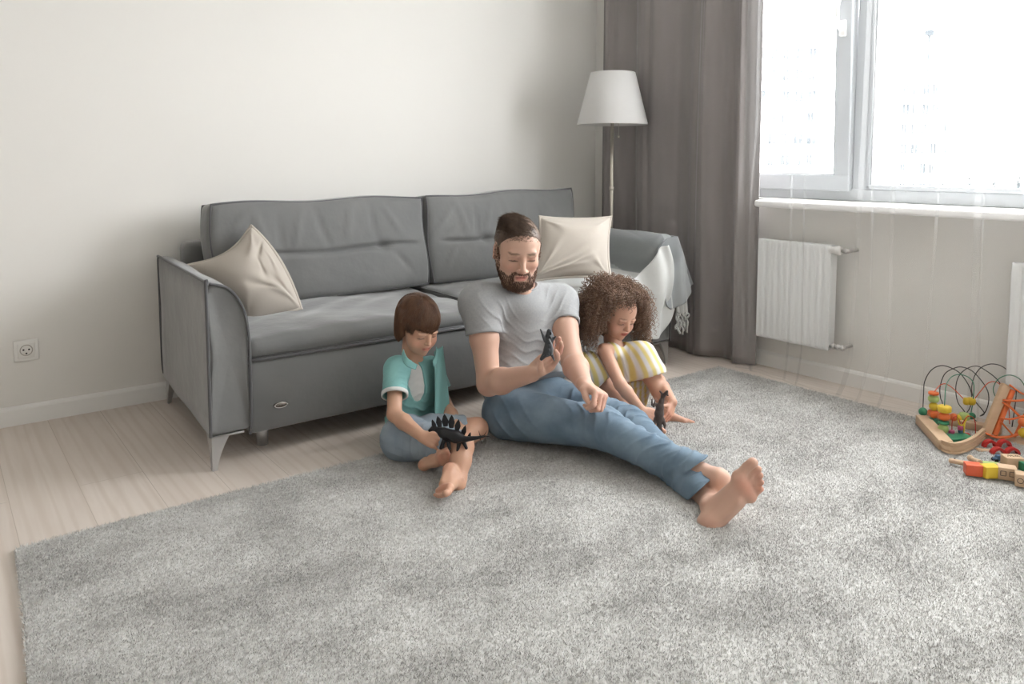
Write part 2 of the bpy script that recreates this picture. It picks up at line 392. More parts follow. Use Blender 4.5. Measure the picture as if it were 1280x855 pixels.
# window 1: frame, mullion, tilted sash with handle, fixed light, glass
glass = mat('window_glass', (1, 1, 1), .0); 
def glassify(m):
    nt = m.node_tree; N = nt.nodes; L = nt.links; out = N['Material Output']; tr = N.new('ShaderNodeBsdfTransparent'); tr.inputs[0].default_value = (.97, .98, .98, 1)
    gl = N.new('ShaderNodeBsdfGlossy'); gl.inputs['Roughness'].default_value = .02; mx = N.new('ShaderNodeMixShader'); mx.inputs[0].default_value = .05
    L.new(tr.outputs[0], mx.inputs[1]); L.new(gl.outputs[0], mx.inputs[2]); L.new(mx.outputs[0], out.inputs['Surface'])
glassify(glass)
M['seal'] = mat('grey_seal', (.33, .34, .35), .6, bump=[(60, .05, .001)])
def window(name, y0, y1, z0, z1, mull, sashes):
    """frame box section .07 wide, x .10-.17"""
    f = MB(); fw_ = .058
    def bar(lo, hi, r=.006): V, q = rbox(np.minimum(lo, hi), np.maximum(lo, hi), r, 2); f.add(V, q)
    bar((.10, y0, z0), (.17, y1, z0+fw_)); bar((.10, y0, z1-fw_), (.17, y1, z1)); bar((.1015, y0-.001, z0+.001), (.169, y0-fw_, z1-.001)); bar((.1015, y1+fw_, z0+.001), (.169, y1+.001, z1-.001))
    for m_ in mull: bar((.102, m_-.036, z0), (.17, m_+.036, z1))
    fr = st(f.build(name, M['pvc']))
    return fr
w1 = window('window_1', a0, a1, az0, az1, [-1.685], None)
# tilted sash (hinged along its bottom edge)
tl = math.radians(1.6); hz = .902
def tilt(V): 
    V = np.asarray(V, float).copy(); x = V[:, 0]-.11; z = V[:, 2]-hz
    V[:, 0] = .11+x*math.cos(tl)-z*math.sin(tl); V[:, 2] = hz+z*math.cos(tl)+x*math.sin(tl); return V
ys0, ys1, zs0, zs1, sw = -.84, -1.648, .902, 2.39, .078
f = MB()
for lo, hi in [((.075, ys0, zs0), (.14, ys1, zs0+sw)), ((.075, ys0, zs1-sw), (.14, ys1, zs1)), ((.0765, ys0-.001, zs0+.001), (.139, ys0-sw, zs1-.001)), ((.0765, ys1+sw, zs0+.001), (.139, ys1+.001, zs1-.001))]:
    V, q = rbox(np.minimum(lo, hi), np.maximum(lo, hi), .008, 2); f.add(tilt(V), q)
sash = f.build('sash', M['pvc'], w1)
f = MB()
for lo, hi in [((.08, ys0-sw, zs0+sw), (.12, ys1+sw, zs0+sw+.004)), ((.08, ys1+sw+.004, zs0+sw), (.12, ys1+sw, zs1-sw))]:
    V, q = rbox(np.minimum(lo, hi), np.maximum(lo, hi), .001, 2); f.add(tilt(V), q)
f.build('seal', M['seal'], sash)
V, q = rbox((.104, ys1+sw, zs0+sw), (.110, ys0-sw, zs1-sw), .001, 2); mesh_np('pane', tilt(V), q, glass, sash)
hz_ = 1.665; hy = -1.607
f = MB(); V, q = rbox((.062, hy-.016, hz_-.04), (.076, hy+.016, hz_+.035), .006, 3); f.add(tilt(V), q)
V, q, T = tube(smooth_path([(.065, hy, hz_-.01), (.035, hy, hz_), (.03, hy+.004, hz_+.03), (.033, hy+.008, hz_+.09), (.04, hy+.006, hz_+.125)], 16), [.011]*13+[.008]*4 if False else .009, 8); f.add(tilt(V), q, T)
f.build('handle', M['white'], sash)
# fixed light
f = MB()
for lo, hi in [((.092, -1.721, .913), (.13, -3.0, .935)), ((.092, -1.721, 2.37), (.13, -3.0, 2.392)), ((.092, -1.721, .913), (.13, -1.741, 2.392)), ((.092, -2.97, .913), (.13, -2.99, 2.392))]:
    V, q = rbox(np.minimum(lo, hi), np.maximum(lo, hi), .006, 2); f.add(V, q)
f.build('glazing_bead', M['pvc'], w1)
box('gasket', (.095, -1.742, .935), (.105, -1.747, 2.37), M['seal'], w1, r=.001)
box('pane', (.122, -1.74, .93), (.128, -2.985, 2.38), glass, w1, r=.001)
w2 = window('added_window', b0, b1, bz0, bz1, [-4.9], None)  # unseen window, added out of view to light the room
box('pane', (.132, b0-.05, bz0+.05), (.138, b1+.05, bz1-.05), glass, w2, r=.001)
# sill
V, q = rbox((-.117, a1-.05, .818), (.10, -1.262, .852), .012, (3, 8, 3)); st(mesh_np('trim_sill', V, q, mat('sill_board', (.80, .79, .775), .3, bump=[(60, .02, .002)])))
st(box('trim_reveal', (.0, a0+.012, az0), (.10, a0-.002, az1), M['white'], r=.002))

# ---------------------------------------------------------------- outside: pale high-rise blocks in the haze
M['bwall'] = mat('pale_render', (.72, .72, .71), .9, var=(.3, .25, (.60, .60, .60)))
M['bpeach'] = mat('peach_render', (.105, .078, .064), .9, var=(.3, .3, (.09, .075, .066)), spec=0)
M['bgrey'] = mat('grey_glazing', (.030, .034, .038), .5, var=(.5, .9, (.075, .078, .08)), spec=0)
def tower(px0, px1, ptop, D, label, floors, bands, name='apartment_building', mast=False, cols=5):
    p0 = at(px0, 200, D); p1 = at(px1, 200, D); zt = at((px0+px1)/2, ptop, D)[2]; zb = -24
    e = empty(name, ((p0[0]+p1[0])/2, (p0[1]+p1[1])/2, zb), label, 'building')
    u = nrm(p1-p0); n_ = A_([-u[1], u[0], 0]); n_ = n_ if n_@HV > 0 else -n_; L_ = np.linalg.norm(p1-p0); dp = 12
    def bx(a, b, z0, z1, d0, d1, m, nm, parent=e):
        Rm = np.stack([u, n_, UV], 1); lo = A_([a, d0, z0]); hi = A_([b, d1, z1])
        V = A_([(x, y, z) for x in (lo[0], hi[0]) for y in (lo[1], hi[1]) for z in (lo[2], hi[2])])@Rm.T + A_([p0[0], p0[1], 0])
        return mesh_np(nm, V, [(0, 1, 3, 2), (4, 6, 7, 5), (0, 4, 5, 1), (2, 3, 7, 6), (0, 2, 6, 4), (1, 5, 7, 3)], m, parent, False)
    bx(0, L_, zb, zt, 0, dp, M['bwall'], 'wall')
    bx(-.3, L_+.3, zt, zt+.6, -.3, dp, M['bwall'], 'roof')
    fh = 3.0; z = zt-2.6
    for i in range(floors):
        if i in bands: bx(L_*.02, L_*.62, z-1.1, z-.1, -.35, 0, M['bpeach'], 'balcony')
        for c in range(cols):
            x0 = L_*(.05+.9*c/cols); ww = L_*.9/cols*rng.uniform(.35, .7)
            wf = bx(x0, x0+ww, z, z+1.5, -.08, 0, M['bgrey'], 'window')
            bx(x0+ww*.45, x0+ww*.52, z, z+1.5, -.12, -.08, M['bwall'], 'pane_bar', wf)
        z -= fh
    if mast:
        q0 = L_*.75; bx(q0-.15, q0+.15, zt+.6, zt+7.5, 4, 4.3, M['bgrey'], 'mast'); bx(q0-.5, q0+.5, zt+6.8, zt+7.6, 3.7, 4.7, M['bgrey'], 'mast_head'); bx(q0-.5, q0+.5, zt+.6, zt+1.3, 3.7, 4.7, M['bgrey'], 'mast_foot')
tower(1122, 1190, 96, 118, 'pale high-rise apartment block with a roof mast seen through the wide window', 6, (1, 2), mast=True)
tower(1086, 1103, 96, 150, 'pale apartment block just right of the window mullion', 6, (1, 3), cols=2)
tower(905, 1030, 50, 110, 'pale apartment block seen through the tilted left sash', 7, (), cols=7)
# bare tree line on the horizon
def tree(px, D, h, label):
    p = at(px, 200, D); e = empty('tree', (p[0], p[1], -24), label, 'tree', 'trees on the horizon beyond the window')
    zg = at(px, 219, D)[2]
    V, q, T = tube([(p[0], p[1], -24), (p[0]+.3, p[1], zg)], [.5, .25], 6); mesh_np('trunk', V, q, M['bgrey'], e, True, T)
    k = 140; P = p+np.clip(rng.normal(size=(k, 3)), -1.5, 1.5)*A_([.85, .85, 1.])*h; P[:, 2] = zg+rng.normal(size=k)*.7*h
    d = np.clip(rng.normal(size=(k, 3)), -1, 1)*.4; V, q = strands(np.stack([P, P+d*.5, P+d], 1), .09, 3); mesh_np('foliage', V, q, M['tree'], e)
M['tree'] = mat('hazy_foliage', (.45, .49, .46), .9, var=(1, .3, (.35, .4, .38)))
for px in (1212, 1243, 1274): tree(px, 112, .8, 'hazy tree crown low on the horizon beyond the wide window')
st(plain('ground', (40, -120, -25), (320, 160, -24), mat('hazy_ground', (.55, .56, .55), .9, var=(.05, .3, (.5, .52, .5)))))

# ---------------------------------------------------------------- curtains
def curtain_mat():
    m = mat('grey_velvet', (.235, .215, .21), .75, sheen=.5, spec=.15, bump=[(90, .12, .003), (7, .15, .01)], var=(2.2, .5, (.31, .28, .275), (1, 3, .5)))
    return m
e = empty('curtain', (-.1, -.7, 0), 'heavy grey velvet curtain hanging in the corner behind the floor lamp', 'curtain')
ny, nz_ = 420, 60; ty = np.linspace(0, 1, ny); tz = np.linspace(0, 1, nz_)
P = np.zeros((ny, nz_, 3))
for j, t in enumerate(tz):
    z = .008+t*2.62; y = -.135-ty*(1.265-.135) + .006*t
    amp = .017+.010*(1-t)
    ph = 2*PI*(4.3*ty+.38*np.sin(5*ty+1)+.05*math.sin(4*t)*np.sin(3*ty))
    x = -.098+amp*np.sin(ph)+.006*np.sin(2.3*ph+1+1.5*t)+.0025*np.sin(5.1*ph+4*t)
    yy = y+.016*np.cos(ph*1.0+.6)
    P[:, j, 0] = x-.045*(1-t)**2*np.exp(-((ty-.62)/.14)**2); P[:, j, 1] = yy; P[:, j, 2] = z
V, q = sheet(P, .004); mesh_np('curtain_panel', V, q, curtain_mat(), e)
st(box('trim_rail', (-.22, -.03, 2.67), (-.04, -5.3, 2.715), M['white'], r=.005))
def sheer_mat():
    m = bpy.data.materials.new('sheer_voile'); m.use_nodes = True; nt = m.node_tree; N = nt.nodes; L = nt.links; N.remove(N['Principled BSDF']); out = N['Material Output']
    tr = N.new('ShaderNodeBsdfTransparent'); df = N.new('ShaderNodeBsdfDiffuse'); tn = N.new('ShaderNodeBsdfTranslucent'); df.inputs[0].default_value = (.86, .86, .86, 1); tn.inputs[0].default_value = (.86, .86, .86, 1)
    a = N.new('ShaderNodeMixShader'); a.inputs[0].default_value = .25; b = N.new('ShaderNodeMixShader')
    tc = N.new('ShaderNodeTexCoord'); nz = N.new('ShaderNodeTexNoise'); nz.inputs['Scale'].default_value = 3; L.new(tc.outputs['Object'], nz.inputs[0])
    r = N.new('ShaderNodeMapRange'); r.inputs[3].default_value = .045; r.inputs[4].default_value = .065; L.new(nz.outputs[0], r.inputs[0]); L.new(r.outputs[0], b.inputs[0])
    L.new(df.outputs[0], a.inputs[1]); L.new(tn.outputs[0], a.inputs[2]); L.new(tr.outputs[0], b.inputs[1]); L.new(a.outputs[0], b.inputs[2]); L.new(b.outputs[0], out.inputs['Surface']); return m
M['sheer'] = sheer_mat()
e = empty('sheer_curtain', (-.2, -2.4, 0), 'translucent white sheer curtain hanging in front of the window and pooling on the floor', 'curtain')
yk = np.linspace(-1.225, -5.1, 900); P = np.zeros((900, 50, 3)); folds = [(-1.235, .02), (-1.30, .02), (-1.47, .016), (-1.60, .012), (-1.83, .03), (-1.87, .016), (-1.98, .02), (-2.17, .016), (-2.28, .03), (-2.36, .014), (-2.6, .025), (-2.8, .03), (-3.2, .03), (-3.6, .03), (-4.1, .03), (-4.6, .03)]
for j in range(50):
    t = j/49; z = .010+2.64*t; x = -.165+.012*np.sin(yk*9+.8*math.sin(3*t))+.006*np.sin(yk*23+t*3); y = yk.copy()
    for i, (fy, w_) in enumerate(folds):
        c = fy+.045*math.sin(i*2.1+2.2*t)*(1-t)*.8 - (.05*(1-t)**3 if i < 2 else 0); g = np.exp(-((yk-c)/(w_*.9))**2); y = y-np.tanh((yk-c)/(w_*.35))*w_*1.15*g; x = x-.022*g*(1 if i % 2 else -1)
    k = max(0, 1-t*14)   # the hem runs out over the floor
    x = x-.10*k**1.5*(.55+.45*np.sin(yk*6.5+1)); z = max(.006, z-.03*k)
    P[:, j] = np.stack([x, y, np.full(900, z)], 1)
bul = np.exp(-((yk+1.24)/.09)**2)[:, None]*np.sin(np.clip(np.linspace(0, 1, 50)*2.2, 0, 1)*PI)[None]   # left edge bellies out
P[..., 1] += .055*bul
V, q = sheet(P); mesh_np('voile', V, q, M['sheer'], e)
for j, nm in ((0, 'hem'),):
    V, q = strands(np.stack([P[::6, j]-A_([0, 0, -.002]), P[::6, j]+A_([0, 0, .016])], 0).transpose(0, 1, 2)[:, ::1], .0012, 3); mesh_np(nm, V, q, M['sheer'], e)

# ---------------------------------------------------------------- radiators
M['rad'] = mat('radiator_enamel', (.80, .81, .81), .35, bump=[(30, .02, .001)])
M['chrome'] = mat('brushed_chrome', (.62, .61, .60), .3, metal=1, bump=[(80, .03, .001)])
def radiator(y0, y1, label):
    z0, z1, xf, xb = .168, .66, -.102, -.045
    e = empty('radiator', (-.07, (y0+y1)/2, z0), label, 'radiator', 'white panel radiators under the window')
    L_ = y1-y0; n = 240; yy = np.linspace(0, 1, n)*L_; zz = np.concatenate([[0, .004, .012, .022], np.linspace(.03, z1-z0-.03, 8), [z1-z0-.022, z1-z0-.012, z1-z0-.004, z1-z0]])
    g = (np.clip(np.sin(2*PI*yy/.0335)*2.2, -1, 1)*.5+.5); edge = np.clip(np.minimum(yy, L_-yy)/.03, 0, 1); pr = np.clip(np.minimum(zz, zz[-1]-zz)/.035, 0, 1); pr = pr**.6
    P = np.zeros((n, len(zz), 3))
    for j in range(len(zz)):
        x = xf+.0035*g*edge*pr[j]+.004*(1-min(1, min(zz[j], zz[-1]-zz[j])/.012)); P[:, j] = np.stack([x, y0+yy, np.full(n, z0+zz[j])], 1)
    V, q = sheet(P, -.012); mesh_np('front_panel', V, q, M['rad'], e)
    box('back_panel', (-.062, y0+.01, z0+.01), (-.046, y1-.01, z1-.01), M['rad'], e)
    box('side_cover', (-.098, y0, z0+.004), (-.046, y0+.003, z1-.002), M['rad'], e, r=.001); box('side_cover', (-.098, y1-.003, z0+.004), (-.046, y1, z1-.002), M['rad'], e, r=.001)
    f = MB(); 
    V, q = rbox((-.098, y0, z1-.008), (-.046, y1, z1-.003), .001, 2); f.add(V, q); mesh_np('top_grille', V, q, M['rad'], e)
    f = MB()
    for k in range(int(L_/.0335)): V, q = rbox((xf-.001, y0+.018+k*.0335, z0+.012), (xf+.004, y0+.030+k*.0335, z0+.02), .002, 2); f.add(V, q)
    f.build('lower_slots', M['rad'], e)
    return e
def valves(e, y):
    V, q = lathe([(0, 0), (.014, 0), (.017, .005), (.017, .026), (.021, .03), (.021, .052), (.016, .058), (0, .058)], (-.092, y+.012, .638), 20, (0, -1, 0)); v = mesh_np('thermostat_knob', V, q, M['white'], e)
    f = MB(); V, q, T = tube([(-.092, y-.03, .638), (-.092, y-.085, .638)], .008, 10); f.add(V, q, T); V, q, T = tube([(-.092, y-.07, .638), (-.002, y-.07, .636)], .008, 10); f.add(V, q, T)
    V, q = lathe([(.0, 0), (.013, 0), (.013, .016), (0, .016)], (-.092, y-.06, .638), 6, (0, -1, 0)); f.add(V, q); f.build('inlet_valve', M['chrome'], e)
    f = MB(); V, q, T = tube([(-.085, y+.004, .19), (-.085, y-.075, .19)], .008, 10); f.add(V, q, T); V, q, T = tube([(-.085, y-.06, .19), (-.002, y-.06, .19)], .008, 10); f.add(V, q, T)
    for d in (.012, .034, .056):
        V, q = lathe([(.0, 0), (.012, 0), (.014, .003), (.014, .011), (.012, .014), (0, .014)], (-.085, y-d, .19), 8, (0, -1, 0)); f.add(V, q)
    f.build('outlet_valve', M['chrome'], e)
ra = radiator(-1.672, -1.285, 'white ribbed panel radiator beside the grey curtain'); valves(ra, -1.672)
ra = radiator(-3.05, -2.41, 'white panel radiator at the right edge behind the toys')

# ---------------------------------------------------------------- wall socket
M['plate'] = mat('socket_plastic', (.78, .77, .74), .35, bump=[(50, .02, .001)]); M['dark'] = mat('dark_hole', (.03, .03, .03), .7, bump=[(50, .02, .001)])
e = empty('wall_socket', (-3.10, 0, .295), 'white electrical socket on the wall at the far left', 'socket')
box('frame', (-3.143, -.009, .253), (-3.057, 0, .337), M['plate'], e, r=.004); box('cover', (-3.130, -.012, .266), (-3.070, -.006, .326), M['plate'], e, r=.003)
V, q = lathe([(.0, -.002), (.0165, -.002), (.018, .0), (.0205, .0035), (.0225, .0035), (.0225, 0)], (-3.10, -.0105, .297), 28, (0, -1, 0)); so = mesh_np('recess', V, q, mat('recess_plastic', (.45, .42, .38), .4, bump=[(50, .02, .001)]), e)
for dx, dz in ((-.0095, .002), (.0095, .002), (0, -.013)):
    V, q = lathe([(0, .0), (.0035, .0), (.0035, .002), (0, .002)], (-3.10+dx, -.0105, .297+dz), 10, (0, -1, 0)); mesh_np('pin_hole', V, q, M['dark'], so)

# ---------------------------------------------------------------- floor lamp
M['shade'] = mat('lampshade_linen', (.78, .77, .76), .8, bump=[(300, .1, .001)], spec=.1)
def shade_tr(m):
    b = m.node_tree.nodes['Principled BSDF']; N = m.node_tree.nodes; L = m.node_tree.links; t = N.new('ShaderNodeBsdfTranslucent'); t.inputs[0].default_value = (.8, .79, .77, 1)
    x = N.new('ShaderNodeMixShader'); x.inputs[0].default_value = .3; L.new(b.outputs[0], x.inputs[1]); L.new(t.outputs[0], x.inputs[2]); L.new(x.outputs[0], N['Material Output'].inputs['Surface'])
shade_tr(M['shade'])
M['brass'] = mat('satin_nickel', (.55, .51, .45), .35, metal=1, bump=[(80, .03, .001)])
lx, ly = -.318, -.47; zb = at(766, 156, 4.32)[2]; zt = at(768, 91, 4.32)[2]
e = empty('floor_lamp', (lx, ly, 0), 'floor lamp with white tapered shade standing between the sofa and grey curtain', 'lamp')
V, q = lathe([(.196, zb), (.1965, zb+.004), (.124, zt), (.122, zt+.001), (.121, zt-.003), (.193, zb+.004), (.196, zb)], (lx, ly, 0), 64); mesh_np('lamp_shade', V, q, M['shade'], e)
f = MB(); V, q, T = tube([(lx, ly, .02), (lx, ly, zb+.16)], .0095, 14); f.add(V, q, T); V, q = lathe([(.0095, 0), (.0125, .002), (.0125, .02), (.0095, .022)], (lx, ly, at(764, 238, 4.32)[2]), 16); f.add(V, q); f.build('pole', M['brass'], e)
V, q = lathe([(0, 0), (.0, .0), (.135, 0), (.137, .008), (.13, .014), (.02, .02), (.011, .03), (0, .03)], (lx, ly, 0), 40); mesh_np('base', V, q, M['brass'], e)
f = MB(); V, q, T = tube([(lx+.03, ly-.02, zb+.05), (lx+.03, ly-.02, zb-.06)], .0012, 5); f.add(V, q, T); V, q = lathe([(0, -.008), (.005, -.006), (.006, 0), (.004, .006), (0, .008)], (lx+.03, ly-.02, zb-.065), 10); f.add(V, q); f.build('pull_chain', M['brass'], e)
f = MB()
for k in range(3):
    a = k*2*PI/3; V, q, T = tube([(lx, ly, zt-.04), (lx+.122*math.cos(a), ly+.122*math.sin(a), zt-.004)], .0015, 5); f.add(V, q, T)
f.build('shade_carrier', M['brass'], e)
V, q = lathe([(0, 0), (.018, 0), (.018, .05), (.03, .08), (.033, .11), (.02, .14), (0, .145)], (lx, ly, zb+.08), 20); mesh_np('bulb', V, q, mat('bulb_glass', (.8, .8, .78), .2, bump=[(30, .02, .001)]), e)
# ---------------------------------------------------------------- sofa
M['sofa'] = mat('grey_velour', (.158, .160, .158), .7, sheen=.55, spec=.2, bump=[(350, .15, .001), (9, .25, .02)], var=(3.5, .55, (.205, .203, .198)))
M['pipe'] = mat('grey_piping', (.10, .10, .103), .7, sheen=.3, bump=[(350, .1, .001)])
M['steel'] = mat('matt_steel', (.50, .50, .50), .38, metal=.85, bump=[(80, .03, .001)])
so = empty('sofa', (-1.51, -.5, 0), 'grey velour two-seater sofa with metal legs against the back wall', 'sofa')
SX0, SX1, SY0, SY1 = -2.665, -.372, -.955, -.06
def wob(amp, sc, sd=0):
    def f(V):
        o = V.copy(); o[:, 0] += amp*np.sin(V[:, 1]*sc+V[:, 2]*sc*1.3+sd); o[:, 1] += amp*np.sin(V[:, 0]*sc*.9+V[:, 2]*sc+1+sd); o[:, 2] += amp*np.sin(V[:, 0]*sc+V[:, 1]*sc*.8+2+sd); return o
    return f
def arm(x_out, sgn, name):
    """outer panel full height, top rolling down to the inside; tapers towards the back"""
    rings = []; n = 30; w_ = .135
    ys = [SY0+.006, SY0, SY0+.004, SY0+.02, SY0+.05]+list(np.linspace(SY0+.1, SY1-.01, 12))+[SY1]
    for i, y in enumerate(ys):
        ins = {0: .03, 1: .016, 2: .006, 3: .001}.get(i, 0)+(0.01 if i == len(ys)-1 else 0)
        t = (y-SY0)/(SY1-SY0); xo = x_out+sgn*(.055*t if sgn > 0 else .012*t); zt_ = .640; zb_ = .118
        pr = []
        # down the outside, across the bottom, up the inside, roll over the top
        for z in np.linspace(zt_-.008, zb_, 9): pr.append((0, z))
        for u in np.linspace(.02, w_-.012, 5): pr.append((u, zb_))
        for z in np.linspace(zb_+.012, .46, 7): pr.append((w_, z))
        for a in np.linspace(0, PI/2, 12)[1:]: pr.append((w_-(w_-.02)*(1-math.cos(a))**1.0*1.0, .46+(zt_-.46)*math.sin(a)**.9))
        pr = A_(pr); c = pr.mean(0); d = c-pr; d = d/np.maximum(np.linalg.norm(d, axis=1, keepdims=True), 1e-6); pr = pr+d*ins
        rings.append([(xo+sgn*u, y, z) for u, z in pr])
    V, q, T = loft(rings); V = wob(.0015, 14, sgn)(V); o = mesh_np(name, V, q, M['sofa'], so, True, T)
    f = MB()   # piping: outer front edge, top edge, rear edge
    e1 = [(x_out-.002*sgn, SY0-.002, .12), (x_out-.002*sgn, SY0-.004, .38), (x_out-.002*sgn, SY0-.002, .632), (x_out+sgn*.004, SY0+.01, .643)]
    xb_ = x_out+sgn*(.055 if sgn > 0 else .012)
    e1 += [(x_out+sgn*.01, SY0+.1, .643), (xb_-sgn*.004, SY1-.06, .641), (xb_-sgn*.001, SY1-.012, .636), (xb_-sgn*.001, SY1+.001, .615), (xb_, SY1+.002, .5), (xb_, SY1+.002, .2), (xb_+sgn*.004, SY1, .13)]
    V, q, T = tube(smooth_path(e1, 90), .0055, 8); f.add(V, q, T)
    V, q, T = tube(smooth_path([(x_out+sgn*.134, SY0-.002, .12), (x_out+sgn*.136, SY0-.004, .3), (x_out+sgn*.135, SY0-.002, .44), (x_out+sgn*.120, SY0-.001, .54), (x_out+sgn*.075, SY0-.001, .615), (x_out+sgn*.01, SY0-.001, .641)], 50), .005, 8); f.add(V, q, T)
    f.build('piping', M['pipe'], o)
arm(SX0, 1, 'armrest'); arm(SX1, -1, 'armrest')
XI0, XI1 = SX0+.14, SX1-.14
# base box, backrest frame
V, q = rbox((XI0+.003, -.915, .085), (XI1-.003, -.12, .347), .018, (12, 6, 4), puff=(0, .004, 0), deform=wob(.0012, 15)); base = mesh_np('base_panel', V, q, M['sofa'], so)
f = MB()
for pts in ([(XI0+.004, -.917, .09), (XI0+.004, -.918, .34)], [(XI0+.004, -.917, .349), ((XI0+XI1)/2, -.921, .349), (XI1-.004, -.917, .349)]):
    V, q, T = tube(smooth_path(pts, 30), .0055, 8); f.add(V, q, T)
f.build('piping', M['pipe'], base)
V, q = rbox((XI0-.0, -.155, .15), (XI1-.0, -.045, .70), .03, (12, 3, 8), puff=(0, .004, 0)); mesh_np('backrest_frame', V, q, M['sofa'], so)
# two seat mattresses
xm = -1.49
def seat(x0, x1, sd):
    def d(V):
        V = V.copy(); t = np.clip((V[:, 2]-.36)/.06, 0, 1); V[:, 2] += t*(.006*np.sin(V[:, 0]*5+sd)+.003*np.sin(V[:, 1]*13+V[:, 0]*9+sd)+.0025*np.sin(V[:, 0]*31+7*np.sin(V[:, 1]*6)+sd)); return V
    V, q = rbox((x0, -.918, .352), (x1, -.13, .424), .03, (40, 30, 4), puff=(0, .006, .010), deform=d); s_ = mesh_np('seat_cushion', V, q, M['sofa'], so)
    loop = [(x0+.012, -.914, .356), (x1-.012, -.914, .356)]
    V, q, T = tube(loop, .0045, 6); f = MB(); f.add(V, q, T); V, q, T = tube([(x0+.004, -.90, .418), (x0+.004, -.2, .43)], .003, 6); f.add(V, q, T); f.build('piping', M['pipe'], s_)
seat(XI0+.004, xm-.003, 0); seat(xm+.003, XI1-.004, 2)
# back cushions: boxy, piped, buttoned, leaning back
def back_cushion(x0, x1, zt0, zt1, sd):
    H = .43; th = .13; lean = math.radians(9)
    def d(V):
        V = V.copy(); u = (V[:, 0]-x0)/(x1-x0); v = (V[:, 2]-.43)/H; fr = np.clip((-V[:, 1]-.02)/.06, 0, 1)   # 1 on the front
        cr = .028*np.exp(-((v-.47-.01*np.sin(u*9+sd))/.022)**2)*np.clip((u-.06)*12, 0, 1)*np.clip((.97-u)*12, 0, 1)*(.6+.4*np.sin(u*5+1.4)**2)
        bt = 0
        for bu in (.34 if sd else .2, .76): bt = bt+.024*np.exp(-((u-bu)/.03)**2-((v-.47)/.05)**2)
        fold = 0
        for k, (cu, cv, an, ln) in enumerate([(.2, .72, .35, .22), (.28, .66, .1, .2), (.36, .72, -.25, .2), (.47, .7, .3, .22), (.6, .74, -.2, .18), (.72, .72, .15, .2), (.12, .3, -.6, .2), (.09, .55, -.9, .15), (.1, .75, -.7, .18), (.85, .3, .7, .14), (.82, .75, .6, .16)]):
            c_, s_ = math.cos(an), math.sin(an); a = (u-cu)*c_*2.3+(v-cv)*s_; b = -(u-cu)*s_*2.3+(v-cv)*c_
            fold = fold+.009*np.exp(-(a/.025)**2-(b/ln)**2)*(1 if k % 2 else -1)
        V[:, 1] += fr*(cr+bt+fold)
        V[:, 2] += v*((zt0+(zt1-zt0)*u)-(.43+H)) + .006*np.sin(u*11+sd)*v
        V[:, 0] += .007*np.sin(v*7+sd)
        y, z = V[:, 1].copy(), V[:, 2]-.43; V[:, 1] = -.235+(y)*math.cos(lean)+z*math.sin(lean); V[:, 2] = .43+z*math.cos(lean)-y*math.sin(lean)*.6
        return V
    V, q = rbox((x0, -th, .43), (x1, 0, .43+H), .022, (60, 6, 44), puff=(.008, .038, .008), deform=d); c = mesh_np('back_cushion', V, q, M['sofa'], so)
    f = MB()
    for yy in (-th+.004, -.004):
        P = []
        for a, b in (((x0, .43), (x1, .43)), ((x1, .43), (x1, .43+H)), ((x1, .43+H), (x0, .43+H)), ((x0, .43+H), (x0, .43))):
            for t in np.linspace(0, 1, 24)[:-1]: P.append((a[0]+(b[0]-a[0])*t, yy, a[1]+(b[1]-a[1])*t))
        P = A_(P); cx, cz = (x0+x1)/2, .43+H/2; P[:, 0] = np.clip(P[:, 0], x0+.004, x1-.004); P[:, 2] = np.clip(P[:, 2], .436, .43+H-.004)
        P2 = P.copy(); P2[:, 1] = 0 if yy > -.05 else -.001; P2[:, 1] = yy
        Q_ = d(P2); V, q, _ = tube(Q_, .0055, 6, closed=True); f.add(V, q)
    f.build('piping', M['pipe'], c)
back_cushion(-2.462, -1.449, .862, .868, 0); back_cushion(-1.432, -.462, .862, .886, 1.7)
# legs: angled metal brackets at the corners, blocks under the base
def leg(x, y, sx, sy):
    rings = []
    for t in np.linspace(0, 1, 8):
        z = .118*(1-t); wd = .044*(1-t)**1.6+.017; r = []
        for (a, b) in ((0, 0), (1, 0), (1, .45), (.45, .45), (.45, 1), (0, 1)): r.append((x+sx*a*wd, y+sy*b*wd, z))
        rings.append(r if sx*sy > 0 else r[::-1])
    V, q, T = loft(rings); f = MB().add(V, q, T)
    V, q = rbox(np.minimum((x, y, .112), (x+sx*.11, y+sy*.014, .119)), np.maximum((x, y, .112), (x+sx*.11, y+sy*.014, .119)), .002, 2); f.add(V, q)
    f.build('leg', M['steel'], so, smooth=False)
leg(SX0+.002, SY0+.004, 1, 1); leg(SX1-.002, SY0+.004, -1, 1); leg(-2.60, SY1-.01, 1, -1); leg(SX1-.002, SY1-.004, -1, -1)
for x, y in ((-2.44, -.80), (-.6, -.80), (-2.44, -.2), (-.6, -.2)):
    V, q = lathe([(0, 0), (.020, 0), (.023, .085), (0, .085)], (x, y, 0), 18); mesh_np('support_foot', V, q, M['steel'], so)
